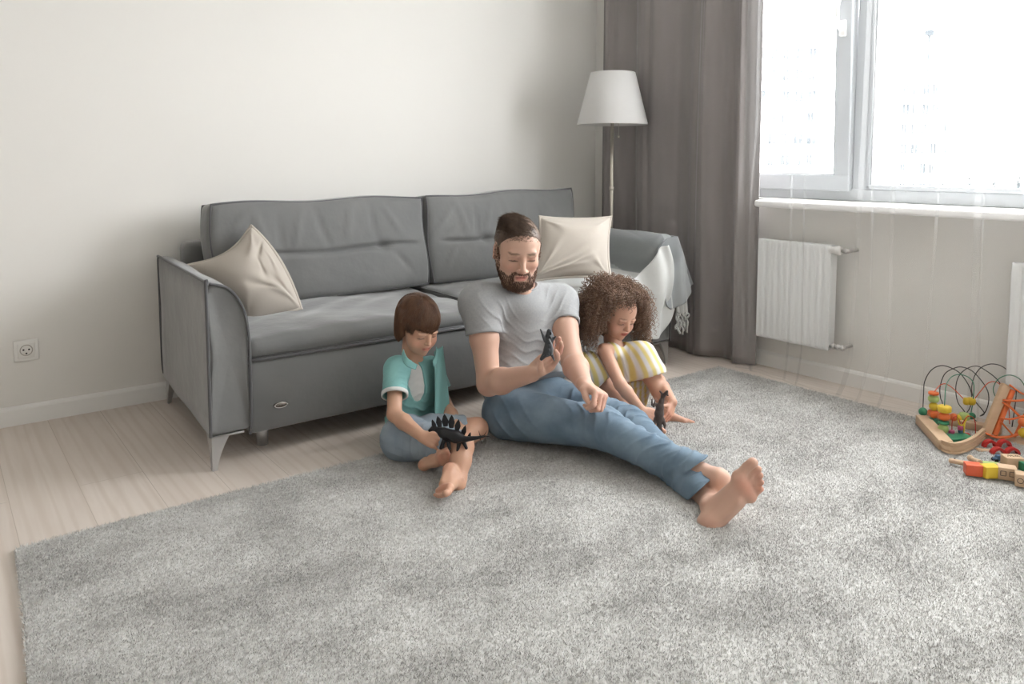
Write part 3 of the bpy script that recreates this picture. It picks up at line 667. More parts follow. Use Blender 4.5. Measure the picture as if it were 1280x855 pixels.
# oval metal badge on the front panel
bc = at(351, 506, y=-.921)
V, q = lathe([(0, .004), (.02, .0035), (.026, .001), (.027, -.002), (0, -.002)], (0, 0, 0), 32, (0, -1, 0)); V[:, 2] *= .42; V += bc
bd = mesh_np('maker_badge', V, q, mat('bronze_badge', (.17, .15, .13), .35, metal=.9, bump=[(80, .1, .001)]), so)
f = MB(); V, q, _ = tube([(bc[0]+.0225*math.cos(a), bc[1]-.0035, bc[2]+.0093*math.sin(a)) for a in np.arange(32)*2*PI/32], .0012, 5, closed=True); f.add(V, q)
for sx in (-1, 1): V, q = lathe([(0, .003), (.0025, .002), (.003, 0)], (bc[0]+sx*.023, bc[1]-.003, bc[2]), 10, (0, -1, 0)); f.add(V, q)
for k in range(7):   # worn relief strokes
    x = bc[0]-.013+k*.0043; V, q, T = tube([(x, bc[1]-.0036, bc[2]-.002), (x+.001, bc[1]-.0036, bc[2]+.002)], .0006, 4); f.add(V, q, T)
f.build('badge_rim', M['chrome'], bd)

# ---------------------------------------------------------------- throw pillows
M['linen'] = mat('beige_cotton', (.47, .425, .375), .85, sheen=.15, spec=.1, bump=[(600, .12, .001), (22, .15, .006)])
def pillow(c, T, label, sd, bulgedir, folds, pinch=0, ed=.10, swell=0):
    """c: four corners in order; bilinear square bulged both ways, tips pulled out"""
    c = [A_(p, dtype=float) for p in c]; n = 70; u = np.linspace(-1, 1, n); U, V_ = np.meshgrid(u, u, indexing='ij')
    Ui = U*(1-ed*(1-V_**2)*np.abs(U)**2); Vi = V_*(1-ed*(1-U**2)*np.abs(V_)**2)
    Vi = Vi+pinch*(1-U**2)**1.3*((1-V_)/2)**1.6; Ui = Ui-swell*(1-V_**2)*((1-U)/2)**1.6
    s, t = (Ui+1)/2, (Vi+1)/2; B = ((1-s)*(1-t))[..., None]*c[0]+(s*(1-t))[..., None]*c[1]+(s*t)[..., None]*c[2]+((1-s)*t)[..., None]*c[3]
    N_ = nrm(np.cross(c[1]-c[0], c[3]-c[0])+np.cross(c[2]-c[1], c[3]-c[2])); N_ = N_ if N_@A_(bulgedir) > 0 else -N_
    h = ((1-U**2).clip(0)**.62*(1-V_**2).clip(0)**.62)*T
    w_ = .006*np.sin(U*3.1+V_*1.7+sd)*np.cos(V_*2.6-U*1.2+sd)
    for (a0, b0, an, ln, wd, am) in folds:
        wd = wd*(1+1.2*np.clip(((U-a0)*math.cos(an)+(V_-b0)*math.sin(an))/ln, -.5, 1))
        a = (U-a0)*math.cos(an)+(V_-b0)*math.sin(an); b = -(U-a0)*math.sin(an)+(V_-b0)*math.cos(an); w_ = w_+am*np.exp(-(b/wd)**2-(a/ln)**2)
    w_ = w_*np.clip((1-np.maximum(abs(U), abs(V_)))*8, 0, 1)
    e = empty('throw_pillow', (c[0]+c[1]+c[2]+c[3])/4, label, 'pillow', 'beige throw pillows')
    top = B+N_*(h+w_)[..., None]; bot = B-N_*(h*.8)[..., None]
    V1, q1 = sheet(top); V2, q2 = sheet(bot); mb_ = MB().add(V1, q1).add(V2, q2[:, ::-1]); mb_.build('cover', M['linen'], e)
    ed = np.concatenate([B[:, 0], B[-1, 1:], B[::-1, -1][1:], B[0, ::-1][1:-1]]); ctr = B.mean((0, 1)); out = ed-ctr; out /= np.linalg.norm(out, axis=1, keepdims=True)
    P = np.stack([ed-out*.006, ed+out*.010], 1); P = np.concatenate([P, P[:1]]); V, q = sheet(P, .003); mesh_np('flange', V, q, M['linen'], e)
FL = [(-.55, .6, -.75, .45, .09, .016), (-.6, .45, -.95, .4, .07, -.014), (-.5, -.55, .8, .5, .10, .012), (-.62, -.42, .55, .35, .06, -.012), (-.1, .35, -.5, .45, .07, -.010), (.55, .55, 3.9, .35, .08, .010), (-.35, .1, 1.3, .3, .07, -.010), (-.75, .1, 1.5, .35, .06, .010)]
FR2 = [(-.6, -.7, .45, .8, .05, .010), (-.5, -.62, .62, .7, .05, -.008), (-.3, -.75, .2, .7, .05, .009), (-.65, -.3, 1.15, .5, .06, .008), (-.55, .6, -.6, .35, .08, .010), (.6, .6, 3.9, .3, .08, .009), (.2, -.5, .5, .4, .06, .007), (.6, -.6, 2.4, .3, .07, .008)]
pillow([at(314, 283, 3.18), at(234, 332, 3.07), at(312, 406, 2.99), at(376, 385, 3.10)], .115, 'crumpled beige pillow leaning in the left corner of the sofa', 0, -HV, FL, .22, .02, .22)
pillow([at(664, 352, 3.46), at(763, 347, 3.55), at(764, 271, 3.72), at(675, 271, 3.63)], .075, 'beige pillow leaning at the right end of the sofa behind the man', 0, -HV, FR2)

# ---------------------------------------------------------------- throw blanket over the right arm
def throw_mat():
    m = mat('wool_throw', (.36, .38, .385), .9, sheen=.4, spec=.1, bump=[(500, .2, .001), (30, .2, .005)]); nt = m.node_tree; N = nt.nodes; L = nt.links
    a = N.new('ShaderNodeAttribute'); a.attribute_name = 'Col'; L.new(a.outputs['Color'], N['Principled BSDF'].inputs['Base Color']); return m
th = empty('throw_blanket', (-.45, -.8, .65), 'two-tone grey fringed throw blanket draped over the right arm of the sofa', 'blanket')
prof = smooth_path([(-1.20, .447), (-1.0, .45), (-.80, .452), (-.62, .456), (-.545, .475), (-.512, .56), (-.47, .632), (-.41, .662), (-.362, .660), (-.340, .60), (-.325, .52), (-.305, .43)], 110)
m_ = len(prof); sl = np.concatenate([[0], np.cumsum(np.linalg.norm(np.diff(prof, axis=0), axis=1))]); sl /= sl[-1]
nt_ = 60; P = np.zeros((m_, nt_, 3)); C_ = np.zeros((m_, nt_, 3)); g1 = A_([.34, .355, .36]); g2 = A_([.215, .225, .23]); wt = A_([.56, .565, .55])
for i in range(m_):
    s = sl[i]; x, z = prof[i]; onarm = np.clip((x+.60)/.12, 0, 1)
    yb = -.62+.20*min(1, max(0, s-.3)/.3)+.02*math.sin(s*9); yf = -.928-.045*onarm
    for j in range(nt_):
        t = j/(nt_-1); y = yb+(yf-yb)*t; fold = .004*math.sin(s*26+5*t)+.003*math.sin(s*47+t*9)
        ed = max(0, (t-.90)/.10); P[i, j] = (x, y, z+abs(fold)*.6-.03*ed**2)
        if s < .56: c0 = wt
        else: c0 = g2 if (s > .56+.03*math.sin(5*t)) and s < .90-.22*t**2+.05*t else g1
        if t < .10: c0 = g1*1.2
        C_[i, j] = c0
V, q = sheet(P, .004); CC = C_.reshape(-1, 3); tm = throw_mat(); mesh_np('woven_cloth', V, q, tm, th, col=np.concatenate([CC, CC]))
def panel(name, top, bot, fold, cf, th_=.005, n=(50, 44), bow=0.):
    """cloth hanging between two edges given as 3-D polylines"""
    tp, bt = smooth_path(top, n[0]), smooth_path(bot, n[0]); k = min(len(tp), len(bt)); tp, bt = tp[:k], bt[:k]; P = np.zeros((k, n[1], 3)); C_ = np.zeros((k, n[1], 3))
    for i in range(k):
        s = i/(k-1)
        for j in range(n[1]):
            t = j/(n[1]-1); p_ = tp[i]*(1-t)+bt[i]*t; p_[1] -= fold(s, t)+bow*math.sin(PI*min(1, t*1.4)); P[i, j] = p_; C_[i, j] = cf(s, t)
    V, q = sheet(P, th_); c_ = C_.reshape(-1, 3); return mesh_np(name, V, q, tm, th, col=np.concatenate([c_, c_]))
# grey part falling over the front corner of the arm, its corner swinging out
panel('grey_fall', [(-.50, -.975, .60), (-.44, -.982, .655), (-.365, -.985, .662), (-.345, -.96, .655)], [(-.47, -1.00, .33), (-.41, -1.01, .295), (-.32, -1.02, .345), (-.245, -1.0, .405)],
      lambda s, t: .010*math.sin(s*11+1)*t+.006*math.sin(s*23+2*t)*t, lambda s, t: g2+(g1-g2)/(1+math.exp(-((t-.12-.5*(1-s))*25))), bow=.012)
panel('grey_side', [(-.352, -.97, .66), (-.345, -.7, .66), (-.345, -.47, .655)], [(-.248, -1.0, .405), (-.285, -.75, .42), (-.32, -.5, .45)], lambda s, t: 0, lambda s, t: g1)
# pale side sweeping down from the seat in one soft fold
panel('pale_fold', [(-.93, -.932, .452), (-.75, -.938, .458), (-.60, -.945, .475), (-.50, -.985, .60), (-.455, -1.0, .625)], [(-.90, -.945, .40), (-.75, -.965, .27), (-.60, -.99, .175), (-.48, -1.005, .185), (-.385, -1.02, .29)],
      lambda s, t: .022*math.sin(s*9+1.5*t+1.2)*min(1, t*2.5)+.010*math.sin(s*21+2*t), lambda s, t: g2*1.5+(wt-g2*1.5)/(1+math.exp(-((s-.28-.2*t)*30))), bow=.03)
panel('cloth_end', [(-.372, -.99, .37), (-.335, -.99, .385), (-.295, -.985, .40)], [(-.372, -1.0, .275), (-.335, -1.005, .262), (-.282, -.99, .262)], lambda s, t: .008*math.sin(s*16), lambda s, t: wt*.9, n=(24, 20))
paths = []; rad = []
for k in range(11):
    s = k/10; p0 = A_([-.370+.086*s, -1.0, .272-.010*math.sin(PI*s)]); ln = .085+.028*math.sin(k*2.3); a = rng.uniform(-.012, .022)
    paths.append([p0+A_([a*t*t+.004*math.sin(t*12+k), .006*math.sin(t*9+k*2), -ln*t]) for t in np.linspace(0, 1, 14)]); rad.append([.0042+.0016*abs(math.sin(t*14)) for t in np.linspace(0, 1, 14)])
V, q = strands(paths, rad, 6); mesh_np('fringe', V, q, tm, th, col=np.tile(wt*.9, (len(V), 1)))

# ---------------------------------------------------------------- rug with a cut pile
def rug_mat():
    m = mat('grey_pile', (.42, .42, .41), .95, spec=.05, sheen=.1, bump=[(900, .3, .002)]); nt = m.node_tree; N = nt.nodes; L = nt.links; b = N['Principled BSDF']
    tc = N.new('ShaderNodeTexCoord'); mp = N.new('ShaderNodeMapping'); mp.inputs['Scale'].default_value = (.8, 1.25, 1); mp.inputs['Rotation'].default_value = (0, 0, .25); L.new(tc.outputs['Object'], mp.inputs[0])
    n1_ = N.new('ShaderNodeTexNoise'); n1_.inputs['Scale'].default_value = 4.2; n1_.inputs['Detail'].default_value = 8; n1_.inputs['Roughness'].default_value = .68; L.new(mp.outputs[0], n1_.inputs[0])
    n2_ = N.new('ShaderNodeTexNoise'); n2_.inputs['Scale'].default_value = 110; n2_.inputs['Detail'].default_value = 3; L.new(tc.outputs['Object'], n2_.inputs[0])
    r1 = N.new('ShaderNodeMapRange'); r1.inputs[1].default_value = .40; r1.inputs[2].default_value = .64; L.new(n1_.outputs[0], r1.inputs[0])
    r2 = N.new('ShaderNodeMapRange'); r2.inputs[1].default_value = .35; r2.inputs[2].default_value = .65; L.new(n2_.outputs[0], r2.inputs[0])
    m1 = N.new('ShaderNodeMix'); m1.data_type = 'RGBA'; m1.inputs[6].default_value = (.62, .615, .60, 1); m1.inputs[7].default_value = (.43, .425, .41, 1); L.new(r1.outputs[0], m1.inputs[0])
    m2 = N.new('ShaderNodeMix'); m2.data_type = 'RGBA'; m2.blend_type = 'MULTIPLY'; m2.inputs[0].default_value = .5; L.new(m1.outputs[2], m2.inputs[6])
    cr = N.new('ShaderNodeMix'); cr.data_type = 'RGBA'; cr.inputs[6].default_value = (.62, .60, .57, 1); cr.inputs[7].default_value = (1.2, 1.2, 1.2, 1); L.new(r2.outputs[0], cr.inputs[0]); L.new(cr.outputs[2], m2.inputs[7])
    L.new(m2.outputs[2], b.inputs['Base Color']); return m
RX0, RX1, RY1, RY0, RZ = -3.243, -.25, -1.178, -4.6, .012
e = empty('rug', ((RX0+RX1)/2, (RY0+RY1)/2, 0), 'large mottled light grey short-pile rug covering the floor in front of the sofa', 'rug')
M['rug'] = rug_mat()
def skew(x, y): return .060*np.clip((RY1-y)/1.2, 0, 3)*np.clip((RX1-x)/(RX1-RX0), 0, 1)   # the left edge is not quite square
V, q = rbox((RX0, RY0, 0), (RX1, RY1, RZ), .006, (30, 40, 2), deform=lambda V: V+np.stack([.004*np.sin(V[:, 1]*7)-skew(V[:, 0], V[:, 1]), .004*np.sin(V[:, 0]*6), 0*V[:, 0]], 1)); rg = mesh_np('rug_base', V, q, M['rug'], e)
# tufts: only where the picture can see them closely enough
k = 700000; X = rng.uniform(RX0, RX1, k); Y = rng.uniform(RY0+1.0, RY1, k)
X0 = X.copy(); X = X-skew(X, Y); d = (A_([X, Y]).T-CAM[:2]); D_ = d@HV[:2]; L_ = d@RV[:2]; keep = (D_ > 1.3) & (abs(L_) < D_*.72+.1); X, Y, X0 = X[keep], Y[keep], X0[keep]; k = len(X)
lean = rng.normal(size=(k, 2))*.0035+A_([.001, .001]); hgt = rng.uniform(.004, .007, k); wd = rng.uniform(.0007, .0012, k); an = rng.uniform(0, PI, k)
edge = np.minimum.reduce([X0-RX0, RX1-X0, RY1-Y]); lean += np.where(edge[:, None] < .01, .004, 0)*np.stack([np.where(X0-RX0 < .01, -1, np.where(RX1-X0 < .01, 1, 0)), np.where(RY1-Y < .01, 1, 0)], 1)
b0_ = np.stack([X-wd*np.cos(an), Y-wd*np.sin(an), np.full(k, RZ-.001)], 1); b1_ = np.stack([X+wd*np.cos(an), Y+wd*np.sin(an), np.full(k, RZ-.001)], 1); tp = np.stack([X+lean[:, 0], Y+lean[:, 1], RZ+hgt], 1)
V = np.stack([b0_, b1_, tp], 1).reshape(-1, 3); o = mesh_np('pile', V, None, M['rug'], rg, smooth=False, T=np.arange(3*k).reshape(k, 3)); o['kind'] = 'stuff'
ZR = RZ+.006     # top of the pile
# ---------------------------------------------------------------- people: shared builders
M['skin'] = mat('skin', (.6, .4, .3), .5, attr=True, spec=.35, sss=.12, bump=[(300, .06, .001)])
def lerp(a, b, t): return A_(a)+(A_(b)-A_(a))*t
def head(v, F, kid=False, mouth=0., jaw=1.):
    s = F.s; p = F.p; R = F.R
    def E(c, r, k, mode='add', tilt=None): v.ell(p(c), A_(r)*s, R, k*s, mode)
    def Cc(a, b, ra, rb, k, mode='add'): v.cap(p(a), p(b), ra*s, rb*s, k*s, mode=mode)
    E((0, -.018, .030 if not kid else .036), (.075, .096, .079 if not kid else .084), .01)
    E((0, .018, .03), (.066, .068, .066), .02)
    if kid:
        E((0, .030, -.030), (.060, .054, .062), .03); E((0, .040, -.070), (.038, .034, .028), .03)
        for x in (-1, 1): E((x*.036, .054, -.040), (.024, .022, .024), .02)
        E((0, .070, -.088), (.013, .011, .012), .02)
    else:
        E((0, .028, -.030), (.059, .058, .070), .03); E((0, .038, -.080), (.046*jaw, .040, .032), .03)
        for x in (-1, 1): E((x*.040, .056, -.026), (.020, .020, .018), .02); Cc((x*.052, .0, -.045), (x*.030, .055, -.092), .018, .016, .03)
        E((0, .074, -.098), (.018, .015, .015), .02)
        Cc((-.034, .079, .020), (.034, .079, .020), .009, .009, .014)
    for x in (-1, 1):
        E((x*.031, .100, .002), (.017, .017, .012), .014, 'sub')
        E((x*.031, .0705, .0), (.0165, .0135, .0135), .004)                 # lowered lid over the eyeball
        Cc((x*.022, .087, .014), (x*.043, .078, .014), .004, .004, .01)
    if kid:
        Cc((0, .084, .008), (0, .098, -.024), .005, .008, .012); E((0, .099, -.026), (.0085, .008, .0075), .006)
        for x in (-1, 1): E((x*.0085, .092, -.029), (.006, .007, .0055), .005)
        zm, ym = -.052, .083
    else:
        Cc((0, .087, .010), (0, .108, -.030), .0065, .0095, .012); E((0, .108, -.033), (.0105, .010, .009), .006)
        for x in (-1, 1): E((x*.0125, .097, -.037), (.0085, .010, .007), .005)
        zm, ym = -.062, .084
    E((0, ym-.008, zm), (.026, .014, .016), .012)
    E((0, ym+.004, zm+.004), (.019, .009, .0048), .003); E((0, ym+.002, zm-.0075-mouth), (.0165, .009, .0058), .003)
    E((0, ym+.012, zm-.0012-mouth*.5), (.017, .008, .0014+mouth*.55), .002, 'sub')
    for x in (-1, 1):
        E((x*.0745, -.010, -.008), (.008, .019, .031), .006); E((x*.083, -.006, -.004), (.006, .010, .018), .006, 'sub'); E((x*.076, -.012, -.032), (.006, .008, .009), .004)
def face_paint(F, kid, lip=(.50, .21, .17), brow=(.12, .075, .05), cheek=(.68, .33, .25), beard=False):
    zm, ym = (-.052, .083) if kid else (-.062, .084); P = []
    for x in (-1, 1):
        P.append(('g', F, (x*.040, .066, -.030), (.020, .03, .016), cheek, .45)); P.append(('g', F, (x*.078, -.01, -.01), (.012, .02, .03), cheek, .4))
        P.append(('g', F, (x*.031, .082, .001), (.017, .02, .010), (.46, .25, .19), .45))
        P.append(('b', F, (x*.031, .082, -.0055), (.0155, .03, .0026), (.06, .04, .03), .85))
        P.append(('b', F, (x*.032, .085, .0215 if not kid else .024), (.020, .03, .0042 if not kid else .0032), brow, .8 if not kid else .55))
        P.append(('g', F, (x*.007, .104, -.041 if not kid else -.032), (.004, .012, .003), (.25, .10, .07), .8))
    P.append(('g', F, (0, .105, -.030), (.013, .012, .012), cheek, .4))
    P.append(('b', F, (0, ym+.006, zm-.002), (.0215, .02, .0098), lip, .85)); P.append(('b', F, (0, ym+.006, zm-.001), (.018, .03, .0020), (.13, .04, .035), .9))
    return P
def finish_skin(name, v, base, paints, parent, mt=None):
    V, Q = v.mesh(); col = np.tile(A_(base, dtype=float), (len(V), 1))
    for kind, F, c, r, cc, st_ in paints:
        L = (F.loc(V)-A_(c))/A_(r) if F is not None else (V-A_(c))/A_(r); q = (L**2).sum(1)
        w_ = st_*np.exp(-q*1.1) if kind == 'g' else st_*np.clip((1.25-q)/.5, 0, 1)
        col = col*(1-w_[:, None])+A_(cc)*w_[:, None]
    return mesh_np(name, V, Q, mt or M['skin'], parent, col=col), V, Q
def hand(v, F, side, curls, thumb=((.75, .5, -.35), (.35, .85, -.35)), spread=.10, k=.004):
    s = F.s; p = F.p
    roots = [(.030, .090), (.0105, .096), (-.0105, .092), (-.0295, .082)]
    for i, (x, y) in enumerate(roots):
        v.cap(p(x*.5*side, .004, 0), p(x*side, y-.004, 0), .0145*s, .0118*s, .010*s)
        v.cap(p(x*.8*side, .045, -.003), p(x*side, y-.012, -.002), .0125*s, .0105*s, .008*s)
    v.cap(p(.014*side, .018, -.008), p(.034*side, .050, -.012), .017*s, .013*s, .010*s); v.cap(p(-.02*side, .02, -.006), p(-.026*side, .055, -.008), .013*s, .011*s, .008*s)
    lens = [(.043, .026, .019), (.047, .029, .020), (.044, .027, .020), (.034, .020, .018)]; rad = [(.0095, .0085, .0078, .0065)]*3+[(.0083, .0073, .0066, .0056)]
    tips = []
    for i, (x, y) in enumerate(roots):
        c = curls[i] if isinstance(curls, (list, tuple)) else curls; c = (c, c*1.2, c*.8) if np.isscalar(c) else c
        q = A_([x*side, y, 0.]); a = 0; ab = side*spread*(1.2-i*.8)
        for j in range(3):
            a += c[j]; d = A_([math.sin(ab)*math.cos(a), math.cos(ab)*math.cos(a), -math.sin(a)]); q2 = q+d*lens[i][j]
            v.cap(p(q), p(q2), rad[i][j]*s, rad[i][j+1]*s, (k if j == 0 else .002)*s); q = q2
        tips.append(p(q))
    q = A_([.033*side, .046, -.012]); t1, t2 = (nrm(A_(t)*A_([side, 1, 1])) for t in thumb)
    v.cap(p(q), p(q+t1*.034), .0128*s, .0105*s, .006*s); v.cap(p(q+t1*.034), p(q+t1*.034+t2*.027), .0105*s, .0085*s, .002*s); tips.append(p(q+t1*.034+t2*.027))
    return tips
def foot(v, F, side, toe=0., k=.006):
    """origin = ankle joint, y to the toes, z dorsum, side = where the big toe is on x"""
    s = F.s; p = F.p; c = v.cap
    c(p(0, -.006, .012), p(0, -.004, -.02), .032*s, .033*s, .012*s); v.ell(p(0, -.036, -.050), A_([.031, .037, .036])*s, F.R, .014*s)
    c(p(0, -.03, -.054), p(-.010*side, .065, -.062), .029*s, .024*s, .02*s); c(p(0, .004, -.022), p(.010*side, .098, -.055), .032*s, .023*s, .02*s)
    c(p(.026*side, .122, -.062), p(-.030*side, .100, -.066), .0215*s, .0165*s, .016*s)
    v.ell(p(.022*side, .045, -.088), A_([.020, .045, .014])*s, F.R, .016*s, 'sub')
    for x in (-1, 1): v.ell(p(x*.031, -.004, -.012), A_([.011, .012, .014])*s, F.R, .01*s)
    rt = [(.029, .134, .0150), (.006, .138, .0100), (-.0095, .133, .0092), (-.0235, .124, .0086), (-.0360, .112, .0080)]; ln = [.044, .036, .031, .027, .024]
    for (x, y, r), l in zip(rt, ln):
        z0 = -.064; c(p(x*side, y, z0), p(x*side*1.02, y+l*.55, z0+toe*.4+.002), r*s, r*.9*s, k*s); c(p(x*side*1.02, y+l*.55, z0+toe*.4+.002), p(x*side*.99, y+l, z0-.003+toe), r*.92*s, r*.98*s, .003*s)
def foot_paint(F, side, c=(.62, .30, .22)):
    P = [('g', F, (0, -.045, -.078), (.03, .035, .02), c, .55), ('g', F, (.0, .118, -.082), (.045, .03, .018), c, .6)]
    for x, y in ((.029, .178), (.006, .172), (-.0095, .163), (-.0235, .150), (-.036, .135)): P.append(('g', F, (x*side, y, -.068), (.012, .014, .014), c, .6))
    return P
def plane_cut(v, pts, away, k=.004, lo=None, hi=None):
    n = nrm(np.cross(pts[1]-pts[0], pts[2]-pts[0])); n = n if n@(A_(away)-pts[0]) > 0 else -n; v.cut(pts[0], n, k, lo, hi)
def cutbox(c, r): c = A_(c); return dict(lo=c-r, hi=c+r)
SKIN = (.56, .355, .27)

# ================================================================ the man
man = empty('person', (-1.6, -1.4, 0), 'bearded man in grey t-shirt and blue jeans sitting on the rug with legs stretched out', 'person')
hipR, hipL = at(635, 516, z=.112), at(690, 503, z=.112); knR, anR = at(752, 535, z=.125), at(899, 600, 2.28); knL, anL = at(787, 531, z=.10), at(889, 629, 2.235)
chest, belly, neckb = at(653, 407, 2.96), at(650, 466, 2.93), at(651, 364, 2.94)
shR, shL = at(601, 378, 2.84), at(697, 378, 3.02); elR, wrR = at(611, 480, 2.74), at(665, 467, 2.57); elL, wrL = at(716, 452, 2.82), at(730, 480, 2.60)
HF = Fr(at(647, 312, 2.86), nrm(-HV*.965+RV*.20-UV*.30), UV+RV*.03, 1.10)
tf = nrm(np.cross(nrm(shL-shR), UV)); tf = tf if tf@HV < 0 else -tf; tx = nrm(np.cross(tf, UV)); TR = np.stack([tx, tf, UV], 1)
v = Vol((-1.98, -2.42, .0), (-1.28, -.98, .90), .0038)
head(v, HF, mouth=.0035)
v.cap(HF.p(0, -.028, -.05), neckb-HV*-.02-UV*.01, .056, .060, .02); v.cap(HF.p(0, .0, -.07), neckb-HV*.03-UV*.035, .045, .052, .02)
v.cap(shR, shL, .044, .044, .04); v.ell(chest+HV*.012, (.135, .082, .13), TR, .03); v.ell(belly+HV*.015, (.12, .080, .12), TR, .03); v.cap(hipR, hipL, .08, .08, .03)
for a, b in ((shR, elR), (shL, elL)): v.cap(a, lerp(a, b, .45), .053, .052, .03); v.cap(lerp(a, b, .45), b, .051, .041, .02)
for a, b in ((elR, wrR), (elL, wrL)):
    v.cap(a, lerp(a, b, .3), .041, .0455, .02); v.cap(lerp(a, b, .3), b, .0445, .029, .02)
for a, b, c_ in ((hipR, knR, anR), (hipL, knL, anL)): v.cap(a, b, .072, .044, .02); v.cap(b, lerp(b, c_, .35)-UV*.010, .043, .041, .02); v.cap(lerp(b, c_, .35)-UV*.010, c_, .041, .031, .02)
# right hand raised, fingers up, palm turned to the toy; left hand loosely closed on the thigh
rf = nrm(UV*.60+RV*.66-HV*.30); FR_ = Fr(wrR, rf, nrm(RV*.66-UV*.50+HV*.45), 1.0)
hand(v, FR_, -1, [(.42, .45, .3), (.30, .35, .25), (.25, .35, .25), (.3, .4, .25)], thumb=((.18, .62, -.75), (-.30, .70, -.62)), spread=.10)
lf = nrm((wrL-elL)*1.0+RV*.12-UV*.02); FL_ = Fr(wrL, lf, nrm(UV*.62+RV*.62-HV*.3), 1.04)
hand(v, FL_, 1, [(1.05, 1.35, .8), (1.15, 1.45, .8), (1.2, 1.45, .8), (1.25, 1.4, .8)], thumb=((.30, .85, -.45), (-.35, .80, -.5)), spread=.05)
FB = Fr(at(892, 634, 2.185), nrm(RV*.62+UV*.78-HV*.02), nrm(HV*.95+RV*.16+UV*.10), 1.04); v.cap(anL, FB.p(0, 0, 0), .031, .033, .02); foot(v, FB, 1, toe=-.004)
FA = Fr(at(899, 600, 2.28), nrm(at(940, 640, 2.235)-at(899, 600, 2.28)), nrm(UV*.5-HV*.8+RV*.2), .85); v.cap(anR, FA.p(0, 0, 0), .031, .030, .02); foot(v, FA, -1)
paint = face_paint(HF, False, lip=(.50, .19, .16), brow=(.16, .10, .07))+foot_paint(FB, 1, (.60, .27, .19))+foot_paint(FA, -1)
for F_, sd in ((FR_, -1), (FL_, 1)): paint += [('g', F_, (0, .10, 0), (.05, .03, .03), (.62, .30, .23), .35), ('g', F_, (0, .15, -.03), (.05, .05, .06), (.62, .30, .23), .4)]
paint += [('g', None, elR, (.05, .05, .05), (.60, .30, .22), .35)]
skin_o, BV, BQ = finish_skin('body', v, SKIN, paint, man)
gN = v.grad(BV); HL = HF.loc(BV)
# beard, moustache and head hair grown from the skin
def grow(name, sel, wgt, n, length, dirs, rad, mt, parent, V, Nn, seg=6, curl=0):
    idx = np.flatnonzero(sel); w_ = wgt[idx]/wgt[idx].sum(); c = rng.choice(idx, n, p=w_); p0 = V[c]+rng.normal(size=(n, 3))*.0015; N_ = Nn[c]; d = dirs(c); ln = length(c)*rng.uniform(.75, 1.15, n)
    ts = np.linspace(0, 1, seg); P = np.zeros((n, seg, 3)); jit = rng.normal(size=(n, 3))*.16
    for j, t in enumerate(ts):
        dd = N_*(.42-.22*t)+d*(.6+t*.4)+jit*t; P[:, j] = p0+dd*(ln*t)[:, None]
    Vv, q = strands(P, np.linspace(rad, rad*.35, seg)[None, :], 3); return mesh_np(name, Vv, q, mt, parent)
def hair_mat(name, c, c2, rough=.5):
    return mat(name, c, rough, var=(38, .75, c2, (1, 1, .35)), spec=.35, bump=[(200, .1, .001)])
M['mhair'] = hair_mat('brown_hair', (.085, .055, .04), (.19, .125, .085)); M['beard'] = hair_mat('beard_hair', (.085, .048, .032), (.17, .09, .055))
x, y, z = HL[:, 0], HL[:, 1], HL[:, 2]; isH = (np.abs(x) < .1) & (y > -.13) & (y < .125) & (z > -.135) & (z < .14)
jawl = (y > .0) & (z < -.030-.035*np.clip((y-.03)/.04, 0, 1)*np.clip((np.abs(x)-.02)/.02, 0, 1)) & (z > -.122) & (y+.0 > (-.055-z)*.25-.01)
side_b = (y > -.002) & (y < .030) & (z < .022) & (z > -.05) & (np.abs(x) > .050)
lips = (np.abs(x) < .024) & (z > -.079) & (z < -.0545) & (y > .075)
must = (np.abs(x) < .030) & (z < -.0445) & (z > -.0565) & (y > .078)
cheekfree = ((z > -.048-.25*np.clip(.075-y, 0, .06)+.0) & (y > .035)) & ~must
bs = isH & ((jawl & ~cheekfree) | side_b | must) & ~lips; bs &= (z > -.118) | (y > .03)
wt = np.where(side_b, .5, 1.)
grow('beard', bs, wt, 5200, lambda c: np.where(HL[c, 2] < -.095, .011, np.where(np.abs(HL[c, 0]) > .045, .006, .008)), lambda c: (HF.R@A_([0, .35, -.95]))[None]+np.sign(HL[c, 0:1])*HF.x[None]*-.1, .00085, M['beard'], man, BV, gN)
hl = .062+.0*x      # hairline height at the front
front_line = z > .062-.10*np.clip((np.abs(x)-.045)/.03, 0, 1)-1.5*np.clip(.045-y, 0, 1)*1.1
hs = isH & front_line & (z > -.055+.6*np.clip(y+.02, 0, 1)*0) & ~((np.abs(x) > .066) & (z < .02) & (y > -.045) & (y < .03)) & ~((y > .035) & (z < .052))
topw = np.clip((z-.045)/.05, 0, 1)
def hlen(c):
    t = np.clip((HL[c, 2]-.055)/.045, 0, 1); return .006+.017*t
def hdir(c):
    t = np.clip((HL[c, 2]-.05)/.04, 0, 1)[:, None]; a = (HF.R@A_([.95, -.15, .05]))+(HF.R@A_([0, .0, .28]))*np.clip(HL[c, 1:2]/.05, 0, 1); b = (HF.R@A_([0, -.25, -.8])); return a[None]*t+b[None]*(1-t)
grow('hair', hs, .6+topw*1.2, 8500, hlen, hdir, .00085, M['mhair'], man, BV, gN, 7)
vc = Vol(HF.p(0, 0, 0)-.17, HF.p(0, 0, 0)+.17, .003)
vc.ell(HF.p(0, -.018, .031), A_([.0765, .0975, .0805])*1.1, HF.R, .01); vc.ell(HF.p(0, .016, .034), A_([.067, .066, .066])*1.1, HF.R, .02)
vc.cut(HF.p(0, .058, .064), HF.R@A_([0, .80, -.6]), .004); vc.cut(HF.p(0, -.02, -.030), HF.R@A_([0, .55, -.8]), .004)
for sx in (-1, 1): vc.ell(HF.p(sx*.080, .0, -.012), A_([.016, .034, .040])*1.1, HF.R, .004, 'sub')
